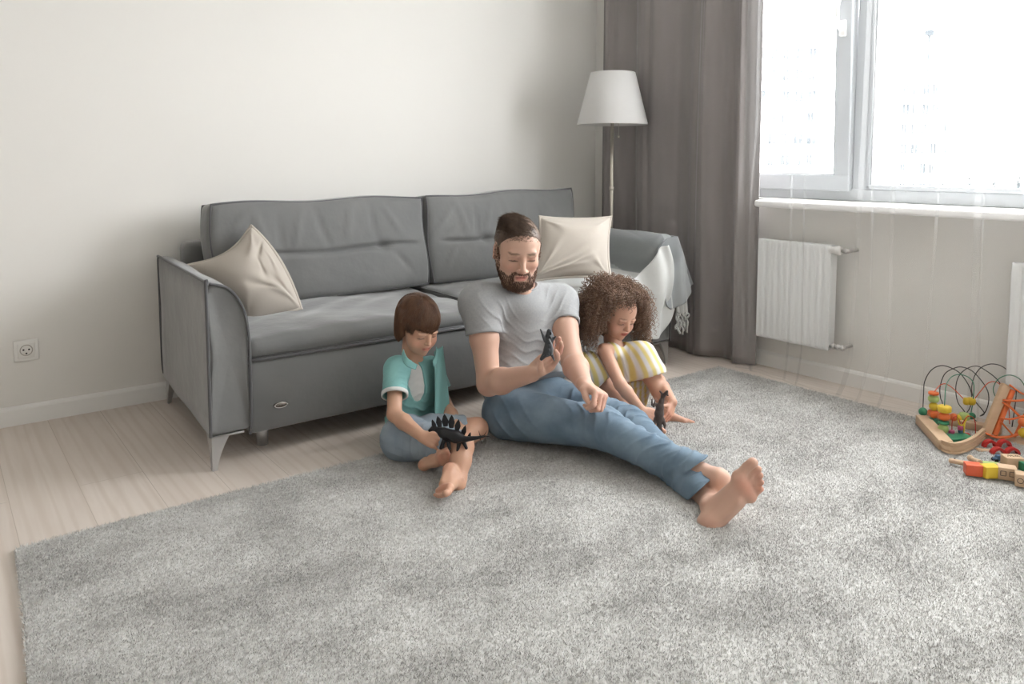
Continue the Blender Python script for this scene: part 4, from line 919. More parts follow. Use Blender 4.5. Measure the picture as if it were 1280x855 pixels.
V_, Q_ = vc.mesh(); mesh_np('hair_undercoat', V_, Q_, M['mhair'], man)

# t-shirt
M['tee'] = mat('heather_grey_jersey', (.34, .345, .35), .88, spec=.1, sheen=.15, bump=[(700, .12, .001), (45, .12, .003)], var=(160, .35, (.26, .265, .27)))
v = Vol((-1.98, -1.62, .05), (-1.28, -.98, .62), .0036)
for a, b in ((shR, elR), (shL, elL)): v.cap(a, lerp(a, b, .60), .068, .066, .03)
v.wrinkle(lerp(shR, elR, .35), .075, (elR-shR)*1+RV*.06, 130, .0035, seed=5); v.wrinkle(lerp(shL, elL, .35), .075, (elL-shL)*1-RV*.05, 130, .004, seed=7)
for a, b in ((shR, elR), (shL, elL)):
    d = nrm(b-a); e_ = lerp(a, b, .40); v.cut(e_, d, .005, **cutbox(e_+d*.09, .105)); v.cap(e_-d*.012, e_+d*.05, .0575, .060, .002, mode='sub')
v.ell(chest, (.160, .118, .155), TR, .035); v.ell(belly-UV*.01, (.152, .122, .15), TR, .05); v.ell(lerp(hipR, hipL, .5)+UV*.045+HV*.045, (.178, .135, .125), TR, .05)
v.cap(shR+tx*.02, shL-tx*.02, .062, .062, .05); v.cap(lerp(neckb, shR, .25)-UV*.01, shR, .056, .060, .03); v.cap(lerp(neckb, shL, .25)-UV*.01, shL, .056, .060, .03)
v.wrinkle(lerp(chest, belly, .6)-HV*.1, (.17, .17, .13), UV+RV*.25, 95, .0045, seed=1.2); v.wrinkle(lerp(hipR, belly, .6), (.11, .12, .10), UV*.9-RV*.5, 110, .006, seed=2.5)
v.wrinkle(lerp(shR, chest, .35)-HV*.05, (.08, .08, .10), RV*.8+UV*.5, 100, .005, seed=.4); v.wrinkle(lerp(shL, chest, .3)-HV*.05, (.08, .08, .10), RV*.8-UV*.5, 100, .005, seed=3.4)
# neckline and lower hem
v.ell(neckb-UV*.052-HV*.030, (.085, .075, .060), TR, .04)
nk = neckb-HV*.035+UV*.004; v.ell(nk+UV*.050+HV*.016, (.070, .066, .056), np.stack([RV, HV, UV], 1), .004, 'sub')
plane_cut(v, (at(598, 516, 2.86), at(665, 476, 2.82), at(708, 470, 2.98)), (-1.55, -1.4, -.5), .006)
V_, Q_ = v.mesh(); tee = mesh_np('t_shirt', V_, Q_, M['tee'], man)
def on_cloth(pts, V_, close=False):
    out = A_([V_[np.argmin(((V_-p_)**2).sum(1))] for p_ in pts])
    for _ in range(4): out = (np.roll(out, 1, 0)+out*2+np.roll(out, -1, 0))/4 if close else out
    return out
ec_ = nk+UV*.050+HV*.016; Lq = (V_-ec_); lx_, ly_, lz_ = Lq@RV, Lq@HV, Lq@UV; k0_ = np.sqrt((lx_/.070)**2+(ly_/.066)**2+(lz_/.056)**2); on_ = np.flatnonzero(np.abs(k0_-1) < .10); an_ = np.arctan2(ly_[on_], lx_[on_]); rr_ = np.hypot(lx_[on_], ly_[on_]); ring = []
for a in np.arange(36)*2*PI/36-PI:
    m_k = np.flatnonzero(np.abs((an_-a+PI) % (2*PI)-PI) < .12)
    if len(m_k): ring.append(V_[on_[m_k[np.argmax(rr_[m_k])]]])
ring = A_(ring)
for _ in range(3): ring = (np.roll(ring, 1, 0)+ring*2+np.roll(ring, -1, 0))/4
V_, q = tube(ring, .0042, 8, closed=True)[:2]; mesh_np('collar_rib', V_, q, M['tee'], tee)

# jeans
def denim(name, c, c2, sc=.6):
    return mat(name, c, .85, spec=.1, bump=[(800, .2, .001), (60, .15, .004)], var=(9, .8, c2), sheen=.1)
M['jeans'] = denim('washed_denim', (.115, .168, .225), (.21, .28, .345))
v = Vol((-1.98, -2.32, .0), (-1.28, -1.02, .34), .0038)
hc = lerp(hipR, hipL, .5); v.ell(hc+HV*.04+UV*.005, (.185, .145, .105), TR, .04)
v.cap(hipR, knR, .098, .069, .03, flat=None); v.cap(hipL, knL, .096, .066, .03)
ld = nrm(knR-hipR); sd_ = nrm(anR-knR); sl_ = nrm(anL-knL)
v.cap(knR, lerp(knR, anR, .5)-UV*.012, .068, .054, .02); v.cap(lerp(knR, anR, .5)-UV*.012, anR, .054, .056, .02)
v.wrinkle(lerp(hipR, knR, .05)-HV*.02, (.11, .12, .10), ld*.6+UV*.8, 60, .009, seed=.3); v.wrinkle(lerp(hipR, knR, .5), (.13, .14, .11), RV*.3+HV*.5-UV*.8, 45, .004, seed=4)
v.wrinkle(knR, (.09, .11, .10), sd_*.8+UV*.9, 80, .011, warp=1.3, seed=2); v.wrinkle(lerp(knR, anR, .45), (.08, .14, .10), sd_*.8-UV*.7, 70, .014, seed=6)
v.wrinkle(lerp(knR, anR, .8), (.07, .11, .09), sd_+UV*.3, 90, .009, seed=8.5)
plane_cut(v, (at(879, 575, 2.25), at(838, 606, 2.2), at(879, 575, 2.5)), at(940, 620, 2.2), .005)
v.cap(lerp(knR, anR, .72), lerp(knR, anR, .95), .040, .045, .002, mode='sub')
v.cap(knL, lerp(knL, anL, .5), .064, .057, .004); v.cap(lerp(knL, anL, .5), lerp(anL, knL, -.08), .057, .058, .004)
v.wrinkle(knL, (.08, .09, .08), sl_+UV*.5, 90, .012, seed=9); v.wrinkle(lerp(knL, anL, .75), (.07, .12, .09), sl_+RV*.4, 80, .010, seed=11)
v.wrinkle(lerp(hipL, knL, .5), (.09, .12, .1), ld, 75, .012, seed=12)
plane_cut(v, (at(886, 602, 2.25), at(842, 642, 2.2), at(886, 602, 2.5)), at(940, 640, 2.2), .005)
v.cap(lerp(knL, anL, .86), lerp(knL, anL, 1.2), .042, .050, .002, mode='sub')
v.cut((0, 0, ZR), -UV, .004)
V_, Q_ = v.mesh(); jn = mesh_np('jeans', V_, Q_, M['jeans'], man)
# the dark toy held up in the man's right hand
M['toyg'] = mat('dark_grey_plastic', (.055, .058, .065), .4, bump=[(120, .3, .002)]); M['toyp'] = mat('pale_belly_plastic', (.30, .31, .32), .45, bump=[(120, .3, .002)])
tcn = at(686, 430, 2.47)
e = empty('toy_dinosaur', tcn, 'dark grey toy dinosaur with a pale stripe held up in the man\'s right hand', 'toy dinosaur')
v = Vol(tcn-.085, tcn+.085, .0016); up_ = nrm(UV+RV*.12); 
v.cap(tcn-up_*.022, tcn+up_*.020, .019, .017, .01, flat=(RV, 1.35)); v.cap(tcn+up_*.02, tcn+up_*.042-RV*.003, .015, .009, .008); v.cap(tcn-up_*.022, tcn-up_*.050-RV*.018, .013, .006, .008)
for a, b in (((-.012, .012), (-.028, .052)), ((.008, -.03), (.018, -.052)), ((-.010, -.02), (-.024, -.040)), ((.010, .015), (.022, .028))):
    v.cap(tcn+RV*a[0]+UV*a[1]-HV*.008, tcn+RV*b[0]+UV*b[1]-HV*.014, .0058, .0022, .004)
for k_ in range(6): v.ell(tcn+up_*(-.03+.014*k_)-HV*.017, (.003, .006, .006), None, .002)
V_, Q_ = v.mesh(); by = mesh_np('body', V_, Q_, M['toyg'], e)
V_, q, T_ = tube(smooth_path([tcn+RV*.000+UV*.022-HV*.020, tcn+RV*.008+UV*.004-HV*.0235, tcn+RV*.012-UV*.014-HV*.021, tcn+RV*.010-UV*.032-HV*.014], 20), .0022, 6); mesh_np('belly_stripe', V_, q, M['toyp'], e, True, T_)
# ================================================================ the boy
boy = empty('person', (-2.0, -1.3, 0), 'boy with a brown bob, open turquoise shirt and grey-blue shorts sitting cross-legged beside the man', 'person')
M['bhair'] = hair_mat('chestnut_hair', (.10, .05, .03), (.20, .105, .06), .38)
bHF = Fr(at(523, 408, 2.76), nrm(-HV*.76+RV*.60-UV*.38), UV+RV*.02-HV*.05, .875)
nb = at(515, 446, 2.80); bch = at(513, 485, 2.81); bhip = at(513, 540, 2.83)
bsR, bsL = at(494, 461, 2.72), at(541, 461, 2.88); beR, bwR = at(493, 518, 2.60), at(527, 545, 2.49); beL, bwL = at(556, 505, 2.84), at(577, 546, 2.60)
bhR, bhL = at(505, 548, z=.078), at(540, 540, z=.078); bkR, baR = at(577, 558, z=.105), at(574, 599, 2.385); bkL, baL = at(596, 536, z=.075), at(546, 574, z=.058)
v = Vol((-2.28, -1.78, .0), (-1.78, -.98, .60), .003)
head(v, bHF, kid=True)
v.cap(bHF.p(0, -.025, -.05), nb-UV*.005, .038, .040, .015); v.ell(bch, (.066, .052, .08), np.stack([RV, HV, UV], 1), .03); v.cap(bch, bhip, .058, .065, .03)
v.cap(lerp(bsR, bsL, .1), lerp(bsR, bsL, .9), .030, .030, .03)
for a, b, c_ in ((bsR, beR, bwR), (bsL, beL, bwL)): v.cap(a, b, .029, .025, .015); v.cap(b, lerp(b, c_, .35), .0255, .027, .01); v.cap(lerp(b, c_, .35), c_, .027, .0185, .01)
for a, b, c_ in ((bhR, bkR, baR), (bhL, bkL, baL)): v.cap(a, b, .05, .040, .015); v.cap(b, lerp(b, c_, .45), .039, .034, .015); v.cap(lerp(b, c_, .45), c_, .034, .023, .015)
bh1 = Fr(bwR, nrm(RV*.75-UV*.12-HV*.35), nrm(UV*.55-HV*.75), .66); hand(v, bh1, -1, [(.55, .7, .5), (.6, .75, .5), (.65, .8, .5), (.7, .8, .5)], thumb=((.5, .75, -.5), (.1, .9, -.5)))
bh2 = Fr(bwL, nrm(-UV*.35-HV*.8-RV*.25), nrm(UV*.7+RV*.5), .62); hand(v, bh2, 1, [(.6, .7, .5)]*4)
bf1 = Fr(at(571, 605, 2.36), nrm(-HV*.88-UV*.19-RV*.04), nrm(RV*.55-UV*.75), .72); v.cap(baR, bf1.p(0, 0, 0), .023, .0225, .012); foot(v, bf1, 1, toe=-.012)
bf2 = Fr(at(541, 571, 2.51), nrm(RV*.62+UV*.42-HV*.40), nrm(HV*.75+RV*.45+UV*.35), .60); v.cap(baL, bf2.p(0, 0, 0), .022, .021, .012); foot(v, bf2, 1, toe=.006)
KS = (.52, .305, .21)
pt = face_paint(bHF, True, lip=(.50, .20, .16))+foot_paint(bf1, 1, (.60, .27, .19))+foot_paint(bf2, 1, (.60, .27, .19))+[('g', bh1, (0, .11, -.02), (.05, .06, .05), (.58, .27, .19), .4), ('g', None, bkR, (.035, .035, .035), (.55, .24, .16), .35), ('g', None, bkL, (.035, .035, .035), (.55, .24, .16), .35)]
_, bV, bQ = finish_skin('body', v, KS, pt, boy)
def bob(F, name, parent, n, mt, seed=0):
    """straight hair falling from a crown: fringe swept to one side, sides to the jaw, rounded at the nape"""
    g = np.random.default_rng(seed); rx, ry, rz = .083, .104, .093; cz = .036; cy = -.018; K = 22; P = np.zeros((n, K, 3))
    crown = A_([.012, -.045, 1.])   # where the strands fan out
    az = g.uniform(-PI, PI, n); st_ = g.uniform(.0, 1., n)**.8; lay = g.uniform(-.002, .006, n)
    for i in range(n):
        a = az[i]; fr = max(0, math.cos(a))          # a=0 forward
        zend = -.062 if fr < .1 else -.062+.10*min(1, (fr-.1)/.55)
        if fr > .35: zend = .022+.020*math.sin(a*1.0+.2)-(.030 if math.sin(a) > .45 else 0)   # swept fringe
        zend += g.normal()*.004
        a0 = st_[i]*1.0*.9-.10
        for j in range(K):
            t = j/(K-1); th_ = (.10+a0*.9)+(PI*.62-(.10+a0*.9)*1)*t; th_ = min(th_, PI*.62)
            aa = a+(.35*t*(1 if fr > .35 else 0)); x = math.sin(min(th_, PI/2))*math.sin(aa); y = math.sin(min(th_, PI/2))*math.cos(aa); zz = math.cos(min(th_, PI/2)); r = 1+lay[i]/.09
            p_ = A_([x*rx*r, y*ry*r+cy, zz*rz*r+cz])
            if th_ > PI/2: p_[2] -= (th_-PI/2)/(PI*.12)*(cz-zend) ; sh = (th_-PI/2)/(PI*.12); p_[0] *= 1-.10*sh**2; p_[1] = cy+(p_[1]-cy)*(1-(.16 if fr < .1 else .04)*sh**2)
            if p_[2] < zend: p_[2] = zend+g.normal()*.0006
            P[i, j] = p_
        # keep strands that end above the limit tidy
    W_ = F.o+(P*F.s)@F.R.T; rad = np.linspace(1, .55, K)[None]*.00105; V_, q = strands(W_, rad, 3); o = mesh_np(name, V_, q, mt, parent); return o
bob(bHF, 'hair', boy, 5200, M['bhair'], 3)
vc = Vol(bHF.o-.16, bHF.o+.16, .003)
vc.ell(bHF.p(0, -.018, .036), A_([.0815, .1015, .0905])*bHF.s, bHF.R, .004); vc.cap(bHF.p(0, -.03, .02), bHF.p(0, -.028, -.030), .072*bHF.s, .064*bHF.s, .02)
vc.cut(bHF.p(0, .040, .046), bHF.R@A_([0, .86, -.5]), .004); vc.cut(bHF.p(0, 0, -.055), bHF.R@A_([0, 0, -1]), .006)
for sx in (-1, 1): vc.ell(bHF.p(sx*.085, .045, -.02), A_([.035, .030, .055])*bHF.s, bHF.R, .004, 'sub')
vc.ell(bHF.p(0, .085, -.02), A_([.075, .060, .060])*bHF.s, bHF.R, .004, 'sub')
V_, Q_ = vc.mesh(); mesh_np('hair_undercoat', V_, Q_, M['bhair'], boy)
# white vest
M['vest'] = mat('white_jersey', (.66, .65, .64), .85, bump=[(600, .1, .001), (50, .1, .003)])
tfb = nrm(-HV*.72+RV*.69); txb = nrm(np.cross(tfb, UV)); TB = np.stack([txb, tfb, UV], 1)
v = Vol((-2.25, -1.36, .04), (-1.80, -.98, .40), .003)
v.ell(bch, (.078, .066, .092), TB, .03); v.cap(bch, bhip, .071, .074, .03); v.cap(lerp(bsR, bsL, .2), lerp(bsR, bsL, .8), .040, .040, .03)
v.wrinkle(bch-HV*.05-UV*.03, .09, UV, 140, .0022, seed=3); nb2 = nb-HV*.02; v.ell(nb2+UV*.028, (.043, .047, .038), None, .003, 'sub'); v.cut(bhip+UV*.01, -UV, .004)
V_, Q_ = v.mesh(); mesh_np('vest', V_, Q_, M['vest'], boy)
# turquoise shirt, open at the front
M['aqua'] = mat('turquoise_linen', (.20, .41, .40), .85, spec=.1, bump=[(500, .15, .001), (40, .15, .004)], var=(7, .35, (.27, .48, .465)), sheen=.1); M['aquatrim'] = mat('white_cuff', (.62, .62, .60), .85, bump=[(500, .15, .001)])
v = Vol((-2.29, -1.42, .02), (-1.76, -.96, .42), .003); d = nrm(beR-bsR); e_ = lerp(bsR, beR, .60)
v.cap(bsR, lerp(bsR, beR, .8), .041, .046, .02); v.cap(bsL, lerp(bsL, beL, .8), .041, .045, .02)
v.wrinkle(lerp(bsR, beR, .4), .06, d+RV*.4, 150, .003, seed=2)
v.cut(e_, d, .004, **cutbox(e_+d*.08, .09)); v.cap(e_-d*.012, e_+d*.05, .039, .042, .002, mode='sub')
d2 = nrm(beL-bsL); e2_ = lerp(bsL, beL, .6); v.cut(e2_, d2, .004, **cutbox(e2_+d2*.08, .09))
v.ell(bch-UV*.005, (.086, .076, .096), TB, .03); v.cap(bch, bhip+UV*.02, .080, .088, .03); v.cap(bhip+UV*.02, bhip+UV*.02-tfb*.03-txb*.012, .086, .082, .03)
v.cap(lerp(bsR, bsL, .12), lerp(bsR, bsL, .88), .0455, .0455, .03); v.cap(bch+tfb*.03+txb*.05, bhip+UV*.05+tfb*.055+txb*.055, .038, .040, .02); v.cap(bch+tfb*.03-txb*.05, bhip+UV*.06+tfb*.05-txb*.05, .034, .036, .02)
v.wrinkle(lerp(bch, bhip, .55)-HV*.04, (.12, .12, .10), UV+RV*.4, 110, .0045, seed=5); v.wrinkle(lerp(bsR, bch, .5)-HV*.04, .08, RV-UV*.5, 120, .003, seed=9); v.wrinkle(bhip-RV*.06+UV*.05, .10, RV*.7+UV*.7, 90, .005, seed=1)
v.ell(bch+tfb*.080+UV*.050+txb*.022, (.034, .056, .080), TB, .003, 'sub'); v.ell(nb2+UV*.036, (.050, .054, .044), None, .003, 'sub')
v.cut(bhip+UV*.012, -UV+RV*.08, .004)
V_, Q_ = v.mesh(); sh = mesh_np('shirt', V_, Q_, M['aqua'], boy); sV = V_
# hanging right front edge, collar, cuff
P = np.zeros((16, 30, 3)); tp_, bt_ = at(546, 440, 2.77), at(551, 522, 2.70)
for i in range(16):
    s = i/15
    for j in range(30):
        t = j/29; p_ = tp_*(1-t)+bt_*t; P[i, j] = p_+RV*((s-.45)*.040*(.55+.6*t))+HV*(.10*s*(1-.3*t)+.012*math.sin(s*5+t*4))
V_, q = sheet(P, .003); mesh_np('shirt_front', V_, q, M['aqua'], sh)
f = MB()
for sd__, pts in ((1, [(505, 436, 2.70), (510, 447, 2.675), (523, 456, 2.685)]), (-1, [(546, 433, 2.79), (545, 442, 2.76), (541, 452, 2.73)])):
    P = np.zeros((14, 8, 3)); c_ = smooth_path([at(*p_[:2], p_[2]) for p_ in pts], 14)[:14]
    for i in range(14):
        for j in range(8):
            t = j/7; P[i, j] = c_[i]+(-UV*.8-HV*.25-RV*.25*sd__)*t*.030*(.7+.3*math.sin(PI*i/13))+(-HV*.006)
    V_, q = sheet(P, .003); mesh_np('collar', V_, q, M['aqua'], sh)
e1 = nrm(np.cross(d, UV)); e2 = np.cross(e1, d); R1 = lambda r, o: [e_+d*o+e1*r*math.cos(a)+e2*r*math.sin(a) for a in np.arange(33)*2*PI/32]
V_, q, T_ = loft([R1(.0455, -.013)[:32], R1(.0475, -.012)[:32], R1(.0475, .001)[:32], R1(.044, .002)[:32], R1(.040, -.004)[:32]], cap=False); mesh_np('cuff', V_, q, M['aquatrim'], sh)
# shorts
M['shorts'] = denim('pale_chambray', (.22, .27, .32), (.30, .35, .395))
v = Vol((-2.30, -1.62, .0), (-1.82, -1.0, .26), .003)
v.cap(bhip-UV*.0, bhip-UV*.01, .09, .09); v.cap(bhR, lerp(bhR, bkR, .95), .070, .056, .03); v.cap(bhR, bhip, .078, .08, .04)
v.wrinkle(lerp(bhR, bkR, .5), (.10, .10, .08), bkR-bhR, 110, .0045, seed=2); v.wrinkle(bhR, (.08, .09, .07), UV+RV*.3, 110, .004, seed=6)
dk = nrm(bkR-bhR); ec = lerp(bhR, bkR, .86); v.cut(ec, dk-UV*.25, .004); v.cap(ec-dk*.02, ec+dk*.06, .047, .052, .002, mode='sub')
v2 = v; dl = nrm(bkL-bhL); el_ = lerp(bhL, bkL, .66); v.cap(bhL, el_-dl*.008, .066, .054, .02); v.wrinkle(lerp(bhL, bkL, .4), .08, dl, 120, .004, seed=8); v.cap(el_-dl*.015, el_+dl*.06, .046, .05, .002, mode='sub')
v.cut((0, 0, ZR), -UV, .003)
V_, Q_ = v.mesh(); mesh_np('shorts', V_, Q_, M['shorts'], boy)

# black plated dinosaur in the boy's hands
M['blk'] = mat('black_rubber', (.012, .012, .014), .38, bump=[(200, .4, .001)])
dc = at(566, 541, 2.44); e = empty('toy_dinosaur', dc, 'black plated toy dinosaur with a spiked tail held by the boy', 'toy dinosaur')
v = Vol(dc-.12, dc+.12, .0016); A1, A2 = at(548, 536, 2.44), at(586, 552, 2.42)
v.cap(at(554, 541, 2.44), at(570, 546, 2.43), .018, .020, .01); v.cap(at(570, 546, 2.43), at(582, 549, 2.42), .017, .009, .01); tl_ = smooth_path([at(582, 549, 2.42), at(590, 548, 2.42), at(598, 547, 2.42), at(606, 545, 2.42)], 12)
for i in range(len(tl_)-1): v.cap(tl_[i], tl_[i+1], .0085-.0065*i/len(tl_), .0085-.0065*(i+1)/len(tl_), .003)
v.cap(at(554, 540, 2.44), at(542, 535, 2.45), .012, .008, .008); v.cap(at(542, 535, 2.45), at(537, 538, 2.45), .0085, .005, .005)
for a, b in (((556, 548), (551, 560)), ((560, 550), (562, 561)), ((574, 553), (572, 564)), ((579, 551), (583, 560))): v.cap(at(*a, 2.435), at(*b, 2.425), .0075, .005, .005)
V_, Q_ = v.mesh(); db = mesh_np('body', V_, Q_, M['blk'], e)
for (a, b, w_) in (((543, 529), (539, 521), 3), ((549, 527), (546, 516), 4), ((556, 526), (555, 513), 4.5), ((563, 528), (565, 514), 4.5), ((570, 532), (574, 520), 4), ((577, 538), (583, 528), 3.4), ((584, 544), (589, 537), 2.6)):
    p0 = at(a[0]+1, a[1]+7, 2.437); p1 = lerp(p0, at(*b, 2.437), .78); sd__ = nrm(np.cross(p1-p0, HV)); w__ = w_*.0013
    ring = lambda c_, w2, t2: [c_+sd__*w2, c_+HV*t2, c_-sd__*w2, c_-HV*t2]
    V_, q, T_ = loft([ring(p0, w__*1.2, .002), ring(lerp(p0, p1, .45), w__*1.9, .0022), ring(lerp(p0, p1, .8), w__*1.0, .0014), ring(p1, .0003, .0003)]); mesh_np('back_plate', V_, q, M['blk'], e, False, T_)
for a, b in (((601, 547), (598, 538)), ((604, 546), (609, 538)), ((600, 548), (603, 555)), ((606, 545), (613, 546))): V_, q, T_ = tube([at(*a, 2.42), at(*b, 2.415)], [.0016, .0004], 6); mesh_np('tail_spike', V_, q, M['blk'], e, True, T_)

# ================================================================ the girl
girl = empty('person', (-1.13, -1.4, 0), 'curly-haired girl in a yellow and white striped dress crouching over her toy', 'person')
gHF = Fr(at(772, 392, 3.09), nrm(-HV*.80+RV*.44-UV*.40), UV+RV*.08-HV*.05, .87)
gn = at(766, 434, 3.14); gch = at(767, 456, 3.17); ghip = at(770, 486, z=.10)
gsR, gsL = at(755, 438, 3.03), at(795, 441, 3.22); geR, gwR = at(775, 480, 2.90), at(802, 513, 2.87); geL, gwL = at(824, 476, 3.10), at(841, 503, 2.93)
ghR, ghL = at(757, 490, z=.09), at(790, 482, z=.09); gkR, gaR = at(736, 457, 3.04), at(797, 522, z=.045); gkL, gaL = at(802, 445, 3.10), at(831, 509, 3.01)
v = Vol((-1.46, -1.80, .0), (-.90, -1.12, .56), .003)
head(v, gHF, kid=True)
v.cap(gHF.p(0, -.025, -.05), gn, .036, .037, .015); v.cap(gch, ghip, .058, .062, .03); v.cap(lerp(gsR, gsL, .1), lerp(gsR, gsL, .9), .029, .029, .03)
for a, b, c_ in ((gsR, geR, gwR), (gsL, geL, gwL)): v.cap(a, b, .029, .0235, .015); v.cap(b, lerp(b, c_, .3), .0238, .0245, .01); v.cap(lerp(b, c_, .3), c_, .0245, .0175, .01)
for a, b, c_ in ((ghR, gkR, gaR), (ghL, gkL, gaL)): v.cap(a, b, .045, .036, .015); v.cap(b, lerp(b, c_, .4), .036, .034, .015); v.cap(lerp(b, c_, .4), c_, .034, .0225, .015)
gh1 = Fr(gwR, nrm(RV*.85-UV*.32-HV*.30), nrm(UV*.55-HV*.72+RV*.1), .64); hand(v, gh1, -1, [(.75, .85, .5), (.8, .9, .5), (.85, .9, .5), (.9, .9, .5)], thumb=((.4, .8, -.6), (.0, .85, -.6)))
gh2 = Fr(gwL, nrm(-RV*.30-UV*.60-HV*.55), nrm(RV*.75+UV*.2-HV*.5), .60); hand(v, gh2, 1, [(.35, .6, .4), (.4, .65, .4), (.45, .7, .4), (.5, .7, .4)], spread=.10)
gf1 = Fr(at(831, 513, 3.0), nrm(RV*.97-HV*.10), UV, .61); v.cap(gaL, gf1.p(0, 0, 0), .0225, .022, .012); foot(v, gf1, 1)
gf2 = Fr(at(800, 526, 2.90), nrm(RV*.55-HV*.8), UV, .62); gf2.o[2] = .072; v.cap(gaR, gf2.p(0, 0, 0), .0225, .021, .012); foot(v, gf2, -1)
pt = face_paint(gHF, True, lip=(.46, .13, .11), brow=(.16, .09, .06))+foot_paint(gf1, 1, (.58, .25, .18))+[('g', gh1, (0, .11, -.02), (.05, .06, .05), (.58, .26, .19), .5), ('g', gh2, (0, .12, -.0), (.05, .07, .05), (.58, .22, .15), .6)]
_, gV, gQ = finish_skin('body', v, (.54, .315, .225), pt, girl)
# dress
v = Vol((-1.50, -1.72, .0), (-.86, -1.10, .42), .003); gt = nrm(-HV*.75+RV*.55); gx = nrm(np.cross(gt, UV)); TG = np.stack([gx, gt, UV], 1)
v.ell(gch, (.082, .070, .075), TG, .03); v.cap(gch, ghip, .075, .095, .04); v.cap(lerp(gsR, gsL, .22), lerp(gsR, gsL, .8), .036, .038, .03)
v.cap(ghR, gkR, .070, .054, .04); v.cap(gkR, lerp(gkR, gaR, .30), .054, .062, .02); v.cap(ghL, gkL, .07, .055, .05); v.cap(gkL, lerp(gkL, gaL, .34), .056, .070, .03)
v.cap(lerp(gkL, gch, .4), lerp(gkL, ghL, .5)-HV*.02, .05, .06, .05)
v.wrinkle(lerp(gkL, gch, .5)-UV*.03, (.11, .10, .10), RV+UV*.3, 95, .0045, seed=2); v.wrinkle(lerp(gkR, ghR, .4), .09, RV*.8+UV*.5, 100, .0045, seed=7)
plane_cut(v, (at(770, 483, 3.0), at(827, 468, 3.0), at(770, 479, 3.3)), at(800, 540, 3.0), .004, lo=at(775, 560, 3.0)*A_([1, 1, 0])+A_([-.06, -.40, 0]), hi=A_([-.86, -1.10, .42]))
v.cap(lerp(gkL, gaL, .22), lerp(gkL, gaL, .6), .052, .068, .002, mode='sub')
dr = nrm(gaR-gkR); er = lerp(gkR, gaR, .30); v.cut(er+dr*.012, dr, .004, lo=er-A_([.09, .2, .12]), hi=er+A_([.075, .06, .05])); v.cap(er, er+dr*.1, .045, .055, .002, mode='sub')
v.ell(gn+UV*.02-HV*.02, (.048, .05, .03), None, .003, 'sub'); v.cut((0, 0, ZR), -UV, .003)
V_, Q_ = v.mesh(); u = (V_@RV)*1.0+(V_@UV)*.22+.012*np.sin(V_@UV*22)+(V_@HV)*.25; ph = (u/.036) % 1.0; st_ = 1/(1+np.exp(-(np.abs(ph-.5)-.25)*28)); jit = .97+.03*np.sin(V_@UV*60)
yel, whi = A_([.66, .55, .22]), A_([.66, .655, .67]); col = (whi*(1-st_[:, None])+yel*st_[:, None])*jit[:, None]
M['dress'] = mat('striped_cotton', (.6, .6, .5), .85, attr=True, bump=[(500, .15, .001), (40, .15, .003)], spec=.1); dsm = mesh_np('dress', V_, Q_, M['dress'], girl, col=col)
# inner skirt layer showing between the knees
P = np.zeros((30, 16, 3)); ta, tb = at(768, 483, 3.06), at(818, 472, 3.12); ba, bb = at(772, 505, 3.05), at(806, 515, 3.06)
for i in range(30):
    for j in range(16):
        s, t = i/29, j/15; P[i, j] = lerp(lerp(ta, tb, s), lerp(ba, bb, s), t)+HV*(.010*math.sin(s*16+t*2)+.02*t)
V_, q = sheet(P, .003); ph = ((V_@RV)/.022) % 1; st_ = (np.abs(ph-.5) > .25).astype(float)[:, None]; mesh_np('skirt_lining', V_, q, M['dress'], dsm, col=whi*(1-st_)+yel*st_)
